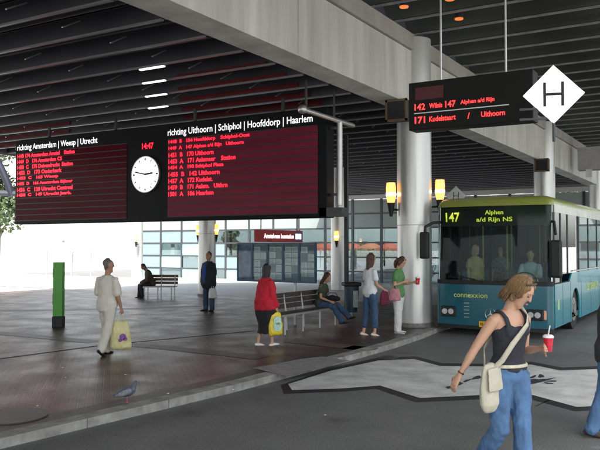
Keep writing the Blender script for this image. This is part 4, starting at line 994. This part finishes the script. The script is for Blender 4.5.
    if hair:
        st_ = hair.get('style','short'); 
        def hr(bm):
            sc_ = .95 if hair.get('loose') else 1.0
            loft(bm, [(hp_(0,-.052,-.055),.052*s*sc_,.040*s*sc_),(hp_(0,-.034,-.01),.076*s*sc_,.070*s*sc_),(hp_(0,-.024,.04),.083*s*sc_,.088*s*sc_),(hp_(0,-.016,.085),.074*s*sc_,.084*s*sc_),(hp_(0,-.012,.118),.045*s,.052*s)], 20, right=HM@V((1,0,0)))
            if st_ in ('long','mid'):
                ln = hair.get('len',.32); 
                for sg in (1,-1):
                    loft(bm, [(hp_(sg*.052,.02,.085),.028*s,.04*s),(hp_(sg*.076,.0,.02),.018*s,.045*s),(hp_(sg*.078,-.02,-.06),.022*s,.045*s),(hp_(sg*.065,-.035,-.06-ln*.35),.03*s,.035*s)], 10, right=HM@V((1,0,0)))
                loft(bm, [(hp_(0,-.06,.03),.078*s,.05*s),(hp_(0,-.072,-.06),.082*s,.042*s),(hp_(0,-.08,-.06-ln*.4)+V((0,0,0)),.08*s,.04*s),(hp_(0,-.085,-.06-ln*.8),.06*s,.032*s),(hp_(0,-.08,-.06-ln),.03*s,.02*s)], 14, right=HM@V((1,0,0)))
            if hair.get('loose') and False:
                for sg in (1,-1):
                    loft(bm, [(hp_(sg*.03,.075,.095),.022*s,.02*s),(hp_(sg*.068,.062,.055),.014*s,.026*s),(hp_(sg*.080,.035,.0),.012*s,.028*s),(hp_(sg*.080,.025,-.045),.008*s,.018*s)], 10, right=HM@V((1,0,0)))
                    loft(bm, [(hp_(sg*.07,.0,.05),.022*s,.05*s),(hp_(sg*.088,-.01,-.02),.018*s,.05*s),(hp_(sg*.082,-.03,-.07),.014*s,.035*s)], 10, right=HM@V((1,0,0)))
            if st_ == 'tied':
                for sg in (1,-1):
                    loft(bm, [(hp_(sg*.045,.045,.085),.026*s,.028*s),(hp_(sg*.074,.014,.03),.014*s,.040*s),(hp_(sg*.078,-.012,-.04),.012*s,.036*s),(hp_(sg*.072,-.012,-.08),.010*s,.02*s)], 10, right=HM@V((1,0,0)))
                bk_ = .75 if hair.get('loose') else 1.
                loft(bm, [(hp_(0,-.06,.05),.07*s*bk_,.05*s*bk_),(hp_(0,-.105*bk_,.02),.066*s*bk_,.05*s*bk_),(hp_(0,-.125*bk_,-.04),.07*s*bk_,.05*s*bk_),(hp_(0,-.12*bk_,-.11*bk_),.06*s*bk_,.05*s*bk_),(hp_(0,-.10*bk_,-.17*bk_),.03*s*bk_,.03*s*bk_)], 14, right=HM@V((1,0,0)))
        ho = shape(hr, 'hair', hair['mat'], root, voxel*.9, 1, wr=.012*s, wfreq=26, seed=9)
        if hair.get('loose'):
            rh = random.Random(5); q = MB()
            for i in range(420):
                az = rh.uniform(math.radians(58), math.radians(302)); back = abs(az-PI) < math.radians(75)
                r0 = rh.uniform(1.03,1.16); L_ = []
                e0 = rh.uniform(-.05,.12); hang = rh.uniform(.0,.04) if not back else rh.uniform(.04,.14)
                for j in range(9):
                    po = e0+(PI*.55-e0)*min(1,j/5); x = .086*math.sin(po)*math.sin(az)*r0; y = -.012+.102*math.sin(po)*math.cos(az)*r0; z = .015+.118*math.cos(po)*r0
                    if j > 5:
                        t_ = (j-5)/3; z -= hang*t_; x *= 1-.18*t_+.1*math.sin(i); y += (-.02 if back else -.012)*t_+.008*math.sin(i*1.7)
                    L_.append((hp_(x+.003*math.sin(i+j*.9),y+.003*math.cos(i*2+j),z), (.0062 if j < 7 else .0045 if j < 8 else .0015)*s, (.0035 if j < 8 else .001)*s))
                loft(q.bm, L_, 5, flat=True)
            q.build('hair_strands', hair['mat'], ho, smooth='all')
    root['_w'] = 0; del root['_w']
    RM = Matrix.Translation(V(pos)) @ Matrix.Rotation(root.rotation_euler.z,4,'Z')
    return root, (lambda k: RM@J[k]), RM, hp_
def hairm(name, c):
    m = mat(name, c, .45, var=.45, scale=14, bump=.5, bscale=60, stretch=(6,6,1)); return m
brown = hairm('hair_brown', (.07,.03,.018)); blackh = hairm('hair_black', (.012,.01,.01)); grey_h = hairm('hair_grey', (.14,.13,.13)); blond = hairm('hair_blond', (.22,.13,.058)); paleb = hairm('hair_pale', (.45,.38,.22))
denim = cloth('denim', (.07,.15,.29), .3); denim_d = cloth('denim_dark', (.04,.085,.16), .3)
def R_F(r, f): v = RGT*r+FWD*f; return v
def bagmesh(label, name, cat, pos, w, h, th, mt, rz=0., handle=.16, mat2=None, logo=None, wr=.012, topw=.8):
    t = thing(name, label, cat, pos, rz)   # pos = hand point, bag hangs below
    def f(bm): loft(bm, [((0,0,-handle),w*.40*topw,th*.2),((0,0,-handle-h*.1),w*.47*topw,th*.35),((0,0,-handle-h*.55),w*.5,th*.5),((0,0,-handle-h*.92),w*.5,th*.48),((0,0,-handle-h),w*.44,th*.3)], 20, right=(1,0,0), flat=True)
    b = shape(f, 'bag_body', mt, t, .01, 1, wr=wr, wfreq=13, seed=w*10)
    q = MB()
    for sg in (-1,1): q.tube([(-w*.17,sg*.01,-handle-.02),(-w*.1,sg*.012,-handle*.4),(0,0,0),(w*.1,sg*.012,-handle*.4),(w*.17,sg*.01,-handle-.02)], .007, 6)
    q.build('handle', mat2 or mt, t)
    if logo:
        for sg in (-1,1):
            q = MB()
            for (lx, lz, rx, rz_, ) in logo[1]: q.tube([(lx*w,sg*(th*.5-.012),-handle-lz*h),(lx*w,sg*(th*.5+.006),-handle-lz*h)], rx*w, 16)
            q.build('print', logo[0], t)
    return t
# man in cream with yellow bag
p0 = gp(107,354.5)
man, jm, RMm, _ = person('man in a cream shirt and cream trousers walking away with a yellow bag', p0, R_F(.42,.9), 1.69, fem=False, skin=SK2,
  arms={'R': ((.16,.02,-1),(.16,.25,-1)), 'L': ((-.12,.1,-1),(.25,.75,-.35))}, legs={'R': ((.02,-.22,-1),(0,-.50,-1),(0,.55)), 'L': ((.0,.17,-1),(0,.02,-1),0.)}, head=(-.75,-.05),
  top=dict(mat=cloth('cream_shirt', (.66,.64,.57), .06), o=.020, hem=-.07, sleeve='short', sl=.9, wr=.010), bottom=dict(kind='t', mat=cloth('cream_trousers', (.60,.58,.51), .06), o=.02, w=1.1, fl=1.15), hair=dict(mat=grey_h), shoes=dict(mat=blackm), voxel=.011, curl=1.2, fat=.014)
q = MB(); loft(q.bm, [((0,0,1.685*.578),.172,.135),((0,0,1.685*.596),.170,.133)], 24, flat=True, right=(1,0,0)); q.build('belt', mat('leather_belt', (.05,.02,.015), .5), man)
wr = jm('wrR')+V((0,0,-.07))
bagmesh('pale yellow plastic carrier bag with purple print in the man\'s right hand', 'carrier_bag', 'bag', wr, .36, .50, .14, mat('yellow_plastic', (.62,.58,.28), .35, var=.12, scale=5), rz=ANG+.25, logo=(mat('purple_print', (.22,.08,.3), .5, var=.5, scale=30), [(.08,.55,.17,0),(.2,.62,.1,0),(-.04,.66,.09,0)]))
# man in dark jacket
p0 = gp(208.5,311)
jk, jj, _, _ = person('man in a dark jacket and blue jumper standing by a far column', p0, R_F(-.65,-.7), 1.74, fem=False, skin=SK2,
  arms={'R': ((.1,.03,-1),(-.02,.18,-1)), 'L': ((-.08,-.03,-1),(-.02,.18,-1))}, legs={'R': ((.06,.05,-1),(0,-.02,-1),-.3), 'L': ((-.06,-.06,-1),(0,-.05,-1),.3)}, head=(.2,-.15),
  top=dict(mat=cloth('dark_jacket', (.018,.02,.03)), o=.045, hem=-.17, sleeve='long', wr=.02, name='jacket'), bottom=dict(kind='t', mat=cloth('dark_jeans', (.03,.06,.12), .25), o=.018, w=1.1), hair=dict(mat=brown), shoes=dict(mat=blackm), voxel=.013, curl=1.1, fat=.03)
def jump(bm): loft(bm, [((0,.17,.84),.08,.03),((0,.175,1.1),.10,.035),((0,.165,1.34),.08,.03),((0,.08,1.46),.06,.03)], 12, right=(1,0,0))
shape(jump, 'jumper', cloth('blue_jumper', (.02,.06,.25)), jk, .013, 1)
bagmesh('white plastic bag hanging from the jacketed man\'s hand', 'carrier_bag', 'bag', jj('wrL')+V((0,0,-.08)), .26, .30, .1, mat('white_plastic', (.6,.62,.64), .4, var=.1), rz=ANG, handle=.08)
# woman in red
p0 = gp(266,345.5)
rw, jr, _, _ = person('woman in a red jumper and long black skirt walking with a yellow bag', p0, R_F(.8,.6), 1.57, fem=True, skin=SK1,
  arms={'R': ((.16,.08,-1),(.0,.35,-1)), 'L': ((-.1,.05,-1),(0,.3,-1))}, legs={'R': ((.02,.2,-1),(0,.02,-1),(0,-.05)), 'L': ((0,-.13,-1),(0,-.22,-1),(0,.15))}, head=(.25,0),
  top=dict(mat=cloth('red_jumper', (.50,.012,.03), .12), o=.035, hem=-.13, sleeve='long', wr=.016, name='jumper'), bottom=dict(kind='skirt', mat=cloth('black_skirt', (.012,.012,.014)), len=.68, o=.025), hair=dict(mat=blackh, style='mid', len=.22), shoes=dict(mat=mat('white_shoe', (.75,.75,.73), .5), low=True), voxel=.011, curl=1.2, fat=.065)
bagmesh('bright yellow shopping bag with green print in the red jumpered woman\'s hand', 'shopping_bag', 'bag', jr('wrR')+V((0,0,-.07)), .30, .44, .12, mat('bright_yellow_plastic', (.7,.55,.03), .35, var=.1), rz=ANG+.5, handle=.05, logo=(mat('pale_green_print', (.45,.65,.55), .5, var=.3, scale=20), [(.02,.35,.28,0),(.04,.62,.3,0)]))
# seated girl
sg_ = V((-8.93, 16.05, 0))
gl_, jg, _, _ = person('seated girl in a dark top and blue jeans on the near bench', sg_, V((1,.05,0)), 1.66, fem=True, skin=SK1, seat=.455,
  arms={'R': ((.08,.25,-1),(-.25,.8,-.15)), 'L': ((-.08,.25,-1),(.3,.8,-.1))}, legs={'R': ((.10,1,-.12),(.0,.55,-.85),(0,-.15)), 'L': ((-.02,1,-.06),(-.05,.85,-.75),(0,-.3))}, head=(-.1,.3), lean=.18,
  top=dict(mat=cloth('dark_green_top', (.05,.07,.045)), o=.014, sleeve='short', sl=.5), bottom=dict(kind='t', mat=denim_d, o=.016, fl=1.25), hair=dict(mat=brown, style='mid', len=.3), shoes=dict(mat=blackm), voxel=.011, curl=.8)
hb = thing('handbag', 'black handbag lying on the seated girl\'s lap', 'bag', V((-8.60,16.03,.66)), .2)
shape(lambda bm: loft(bm, [((-.17,0,0),.07,.05),((0,0,.01),.09,.085),((.17,0,0),.07,.05)], 14, right=(0,1,0)), 'bag_body', cloth('black_leather', (.012,.012,.014)), hb, .011, 1)
q = MB(); q.tube([(-.14,0,.05),(-.08,.02,.14),(.08,.02,.14),(.14,0,.05)], .009, 6); q.build('strap', blackm, hb)
# far seated man
fbp = dp(151.5,298,28.0)
fm, jf, _, _ = person('dark seated man leaning forward on the far bench', V((fbp.x,fbp.y,0)), R_F(-.85,-.3), 1.72, fem=False, skin=SK2, seat=.455,
  arms={'R': ((.1,.5,-1),(-.2,.9,-.2)), 'L': ((-.1,.5,-1),(.2,.9,-.2))}, legs={'R': ((.1,1,-.1),(0,.05,-1),0.), 'L': ((-.1,1,-.1),(0,-.2,-1),0.)}, head=(0,.35), lean=.35,
  top=dict(mat=cloth('brown_jacket', (.06,.045,.025)), o=.03, sleeve='long', name='jacket'), bottom=dict(kind='t', mat=cloth('black_trousers', (.015,.015,.02)), o=.02), hair=dict(mat=blackh), shoes=dict(mat=blackm), voxel=.014, curl=.9)
# woman in white top
p0 = gp(370.5,335.5)
ww, jw, _, _ = person('long haired woman in a white t-shirt and cropped jeans seen from behind', p0, R_F(.9,.5), 1.76, fem=True, skin=SK1,
  arms={'R': ((.12,.12,-1),(-.1,.9,-.5)), 'L': ((-.15,.1,-1),(.1,.7,-.6))}, legs={'R': ((.03,.10,-1),(.0,.0,-1),(-.1,.3)), 'L': ((-.02,-.10,-1),(0,-.16,-1),(.0,.3))}, head=(-.15,0),
  top=dict(mat=cloth('white_tshirt', (.68,.7,.72), .05), o=.014, sleeve='short', sl=.6), bottom=dict(kind='t', mat=denim_d, o=.015, to=.72, w=1.0), hair=dict(mat=brown, style='long', len=.3), shoes=dict(mat=mat('cream_shoe', (.65,.6,.52), .4), low=True), voxel=.01, curl=1.)
q = MB()
for sd in 'RL':
    pass
q.bm.free()
bagmesh('dark red handbag carried by the woman in the white t-shirt', 'handbag', 'bag', jw('wrR')+V((0,0,.02)), .26, .30, .12, cloth('dark_red_leather', (.12,.01,.03)), rz=ANG+.6, handle=.05, mat2=blackm)
# woman in green top
p0 = gp(398.5,333)
gw_, jgw, _, _ = person('woman in a green top and white trousers holding a red cup', p0, R_F(.85,-.45), 1.70, fem=True, skin=SK1,
  arms={'R': ((.1,-.05,-1),(-.5,.8,.35)), 'L': ((-.1,.25,-1),(.05,1,.22))}, legs={'R': ((.05,.05,-1),(.02,.0,-1),-.2), 'L': ((-.05,-.06,-1),(0,-.06,-1),.2)}, head=(-.1,.45),
  top=dict(mat=cloth('green_top', (.10,.25,.09)), o=.018, hem=-.08, sleeve='short', sl=.55), bottom=dict(kind='t', mat=cloth('white_trousers', (.62,.63,.62), .05), o=.018, w=1.08, fl=1.4), hair=dict(mat=brown, style='tied'), shoes=dict(mat=mat('white_sandal', (.6,.58,.55), .5), low=True), voxel=.01, curl=1.3)
bagmesh('pale pink shoulder bag on the arm of the woman in green', 'shoulder_bag', 'bag', jgw('elR')+V((0,0,.02)), .28, .27, .14, cloth('pink_bag', (.50,.22,.26)), rz=ANG-.1, handle=.09)
def cup(label, pos, mats, s=1.):
    t = thing('drink_cup', label, 'cup', pos)
    q = MB(); loft(q.bm, [((0,0,-.055*s),.028*s,.028*s),((0,0,.06*s),.042*s,.042*s)], 20, flat=True); q.build('cup_body', mats[0], t, smooth=True)
    q = MB(); loft(q.bm, [((0,0,.06*s),.045*s,.045*s),((0,0,.075*s),.044*s,.044*s),((0,0,.085*s),.03*s,.03*s)], 20, flat=True); q.build('lid', mats[1], t, smooth=True)
    q = MB(); q.tube([(0,0,.08*s),(.015*s,0,.16*s)], .005*s, 6); q.build('straw', mats[1], t)
    return t
redcup = mat('red_cup', (.5,.015,.04), .35, var=.3, scale=25); wcup = mat('white_lid', (.75,.75,.75), .3)
cup('red paper cup in the hand of the woman in green', jgw('wrL')+V(R_F(.85,-.45))*.10+V((0,0,.02)), (redcup, wcup), 1.25)
# near woman
p0 = gp(509,486,ROAD)
hd = R_F(.42,-.9)
nw, jn, RMn, hpn = person('blonde woman in a dark tank top and flared jeans striding across the road', p0, hd, 1.80, fem=True, skin=SK1,
  arms={'R': ((.52,-.28,-1),(.42,-.22,-.9)), 'L': ((-.14,-.12,-1),(.16,1,.28))},
  legs={'R': ((.03,.03,-1),(.0,-.62,-.80),(-.1,.7)), 'L': ((.02,.18,-1),(.0,.06,-1),(0,-.08))}, head=(.45,.50), lean=.06,
  top=dict(mat=cloth('black_tank_top', (.022,.025,.035)), o=.018, z0=.02, z1=.38, sleeve='strap', name='tank_top', wr=.005), bottom=dict(kind='t', mat=denim, o=.013, w=1.05, fl=1.75), hair=dict(mat=blond, style='tied', loose=True), shoes=dict(mat=cloth('brown_shoe', (.12,.07,.05))), voxel=.0075, curl={'R':.45,'L':1.25}, palm={'L': (1,0,0.)})
K_ = 1.80/1.74
def belt(bm): loft(bm, [((0,-.01,.985*K_),.190,.142),((0,-.01,1.014*K_),.188,.140)], 24, right=(1,0,0), flat=True)
shape(belt, 'belt', mat('pale_belt', (.5,.47,.36), .5, var=.2, scale=30), nw, .007, 1)
q = MB(); wl = RMn.inverted()@jn('wrR'); el = RMn.inverted()@jn('elR'); h_ = (wl-el).normalized(); q.tube([wl-h_*.03, wl-h_*.018], .029, 16); q.build('bracelet', mat('dark_bracelet', (.08,.03,.02), .4), nw)
cup('red and white paper cup with a lid in the blonde woman\'s hand', jn('wrL')+ (jn('wrL')-jn('elL')).normalized()*.10+V((0,0,.02)), (redcup, wcup), 1.0)
# sunglasses on her hair
q = MB(); q.tube([hpn(-.075,.03,.10),hpn(-.05,.055,.115),hpn(0,.065,.12),hpn(.05,.055,.115),hpn(.075,.03,.10)], .010, 6); q.build('sunglasses', mat('tortoise_shell', (.05,.03,.012), .2), nw)
# shoulder bag with strap (front: from her left shoulder to right hip)
creamb = cloth('cream_bag', (.50,.47,.38), .1)
hip = RMn@V((.25,.06,.90))
bg = thing('shoulder_bag', 'cream shoulder bag with a long strap on the blonde woman\'s hip', 'bag', hip, nw.rotation_euler.z+.35)
shape(lambda bm: loft(bm, [((0,0,.15),.085,.03),((0,0,.10),.11,.045),((0,0,-.05),.13,.055),((0,0,-.17),.125,.052),((0,0,-.22),.09,.035)], 20, right=(1,0,0)), 'bag_body', creamb, bg, .008, 1, wr=.008, wfreq=12)
shape(lambda bm: loft(bm, [((0,.046,.13),.10,.012),((0,.062,.0),.12,.012),((0,.064,-.05),.11,.010)], 18, right=(1,0,0)), 'flap', creamb, bg, .008, 1)
IB_ = 0
IB = Matrix.Rotation(-bg.rotation_euler.z,4,'Z')@Matrix.Translation(-hip)
sp = [V((.22,.03,.95)),V((.165,.125,1.06)),V((.08,.150,1.19)),V((0,.172,1.29)),V((-.055,.170,1.345)),V((-.095,.128,1.41)),V((-.115,.03,1.478)),V((-.10,-.08,1.43)),V((0,-.145,1.3)),V((.12,-.15,1.12)),V((.22,-.03,.95))]
sp = [p*K_ for p in sp]
q = MB()
bm = q.bm; prev = None
for i, p in enumerate(sp):
    t_ = (sp[min(i+1,len(sp)-1)]-sp[max(i-1,0)]).normalized(); out_ = V((p.x,p.y,0)).normalized()
    if out_.dot(t_) > .9 or i == 6: out_ = V((0,0,1))
    wv = t_.cross(out_).normalized()*.022; a = IB@(RMn@(p+wv)); b = IB@(RMn@(p-wv)); a2 = IB@(RMn@(p+wv+out_*.006)); b2 = IB@(RMn@(p-wv+out_*.006))
    vs = [bm.verts.new(a),bm.verts.new(b),bm.verts.new(b2),bm.verts.new(a2)]
    if prev:
        for k in range(4): bm.faces.new((prev[k],vs[k],vs[(k+1)%4],prev[(k+1)%4]))
    prev = vs
q.build('strap', creamb, bg, smooth='all')
# person at the right edge
p0 = gp(612,437,ROAD)
person('person in a dark jacket and blue jeans half cut off at the right edge', p0, R_F(.9,-.35), 1.74, fem=False, skin=SK1,
  arms={'R': ((.12,.15,-1),(.0,.3,-1)), 'L': ((-.1,0,-1),(0,.3,-1))}, legs={'R': ((.02,-.16,-1),(0,-.34,-1),(0,.15)), 'L': ((.0,.25,-1),(.0,.05,-1),0.)},
  top=dict(mat=cloth('dark_coat', (.03,.035,.04)), o=.03, hem=-.1, sleeve='long', name='jacket'), bottom=dict(kind='t', mat=denim, o=.02, w=1.1, fl=1.3), hair=dict(mat=brown), shoes=dict(mat=cloth('dark_shoe', (.05,.03,.03))), voxel=.01)
# people in the bus
B0 = V(bus.location)
person('bus driver in a pale blue shirt behind the windscreen', B0+V((.62,1.15,.42)), V((0,-1,0)), 1.76, fem=False, skin=SK1, seat=.62,
  arms={'R': ((.1,.5,-1),(.1,1,.15)), 'L': ((-.1,.5,-1),(-.1,1,.15))}, legs={'R': ((.1,1,-.1),(0,.2,-1),0.), 'L': ((-.1,1,-.1),(0,.2,-1),0.)}, head=(.2,.15),
  top=dict(mat=cloth('pale_blue_shirt', (.5,.62,.66), .05), o=.02, sleeve='short', sl=.9), bottom=dict(kind='t', mat=cloth('navy_trousers', (.02,.025,.05)), o=.016), hair=dict(mat=brown), shoes=dict(mat=blackm), voxel=.013)
person('fair haired passenger in a yellow green shirt standing inside the bus door', B0+V((-.72,1.2,.42)), V((.6,-.6,0)), 1.62, fem=True, skin=SK1,
  top=dict(mat=cloth('yellow_green_shirt', (.42,.33,.16)), o=.02, sleeve='short'), bottom=dict(kind='t', mat=denim_d, o=.016), hair=dict(mat=paleb, style='mid', len=.15), shoes=dict(mat=blackm), voxel=.013)
person('passenger in a dark floral top standing in the middle of the bus', B0+V((-.25,1.75,.42)), V((.1,-1,0)), 1.60, fem=True, skin=SK2,
  top=dict(mat=mat('floral_top', (.12,.13,.16), .8, var=.9, scale=25), o=.02, sleeve='short'), bottom=dict(kind='t', mat=denim_d, o=.016), hair=dict(mat=blackh, style='mid', len=.1), shoes=dict(mat=blackm), voxel=.013)
# pigeon
pg = gp(127,403); t = thing('pigeon', 'grey pigeon standing at the platform edge near the kerb', 'pigeon', pg, ANG+.3)
greyf = mat('grey_feathers', (.09,.11,.14), .6, var=.35, scale=25)
def pb(bm):
    loft(bm, [((-.17,0,.10),.022,.008),((-.10,0,.115),.035,.025),((-.04,0,.13),.055,.055),((.02,0,.145),.062,.065),((.07,0,.17),.045,.048),((.085,0,.205),.026,.028),((.095,0,.235),.022,.024),((.10,0,.255),.024,.024),((.105,0,.27),.012,.012)], 14, right=(0,1,0))
    loft(bm, [((.115,0,.258),.007,.007),((.145,0,.250),.003,.003)], 8)
pbo = shape(pb, 'body', greyf, t, .006, 1)
for sg in (1,-1):
    q = MB(); loft(q.bm, [((.04,sg*.05,.16),.03,.012),((-.04,sg*.058,.135),.04,.012),((-.14,sg*.03,.10),.015,.006)], 10, right=(0,0,1)); q.build('wing', mat('wing_grey', (.17,.19,.22), .6, var=.4, scale=30), pbo, smooth='all')
    q = MB(); q.tube([(.0,sg*.025,.09),(.0,sg*.025,.006)], .005, 6); q.tube([(-.015,sg*.025,.005),(.03,sg*.025,.005)], .004, 6); q.build('leg', mat('pink_leg', (.4,.12,.1), .6), t)
    q = MB(); q.ball((.108,sg*.02,.262), .005, 8); q.build('eye', eyew, pbo)
# cigarette ends / specks of litter
rnd = random.Random(12)
for i in range(9):
    p = gp(rnd.uniform(20,330), rnd.uniform(345,420)); q = MB(); q.tube([(0,0,.005),(.03*rnd.uniform(.6,1),.012,.005)], .004, 6)
    o = q.build('cigarette_end', wcup); o.location = p+V((0,0,.006)); o.rotation_euler.z = rnd.random()*6; tag(o, 'tiny pale cigarette end lying on the brick platform', 'litter', 'litter on the platform')
# ------------------------------------------------------------------ light and camera
w = bpy.data.worlds.new('World'); sc.world = w; w.use_nodes = True; N = w.node_tree.nodes; L = w.node_tree.links
sky = N.new('ShaderNodeTexSky'); sky.sky_type = 'NISHITA'; sky.sun_disc = False
EL = math.radians(54); AZ = V((.5,-.85,0)).normalized()
sky.sun_elevation = EL; sky.sun_rotation = math.atan2(AZ.x, AZ.y); sky.air_density = 1.2; sky.dust_density = 3.
hs_ = N.new('ShaderNodeHueSaturation'); hs_.inputs['Saturation'].default_value = .4; L.new(sky.outputs[0], hs_.inputs['Color']); L.new(hs_.outputs[0], N['Background'].inputs[0]); N['Background'].inputs[1].default_value = .15
sl = bpy.data.lights.new('sun', 'SUN'); sl.energy = 4.5; sl.angle = math.radians(.5); sl.color = (1,.95,.87)
so = bpy.data.objects.new('sun', sl); COL.objects.link(so); sd = V((AZ.x*math.cos(EL), AZ.y*math.cos(EL), math.sin(EL))); so.rotation_euler = (-sd).to_track_quat('-Z','Y').to_euler()
cam = bpy.data.cameras.new('camera'); co = bpy.data.objects.new('camera', cam); COL.objects.link(co); sc.camera = co
co.location = (0,0,CAMZ); cam.sensor_width = 36; cam.lens = 36*F/600; cam.clip_start = .1; cam.clip_end = 3000
co.rotation_euler = Matrix((RGT, CU, -CF)).transposed().to_euler()
vs = sc.view_settings; vs.view_transform = 'Standard'; vs.look = 'None'; vs.gamma = 1; vs.use_curve_mapping = False; vs.exposure = 1.35
sc.cycles.use_denoising = True; sc.cycles.max_bounces = 8; sc.cycles.transparent_max_bounces = 12; sc.cycles.sample_clamp_indirect = 6
bpy.data.scenes.remove(TS)
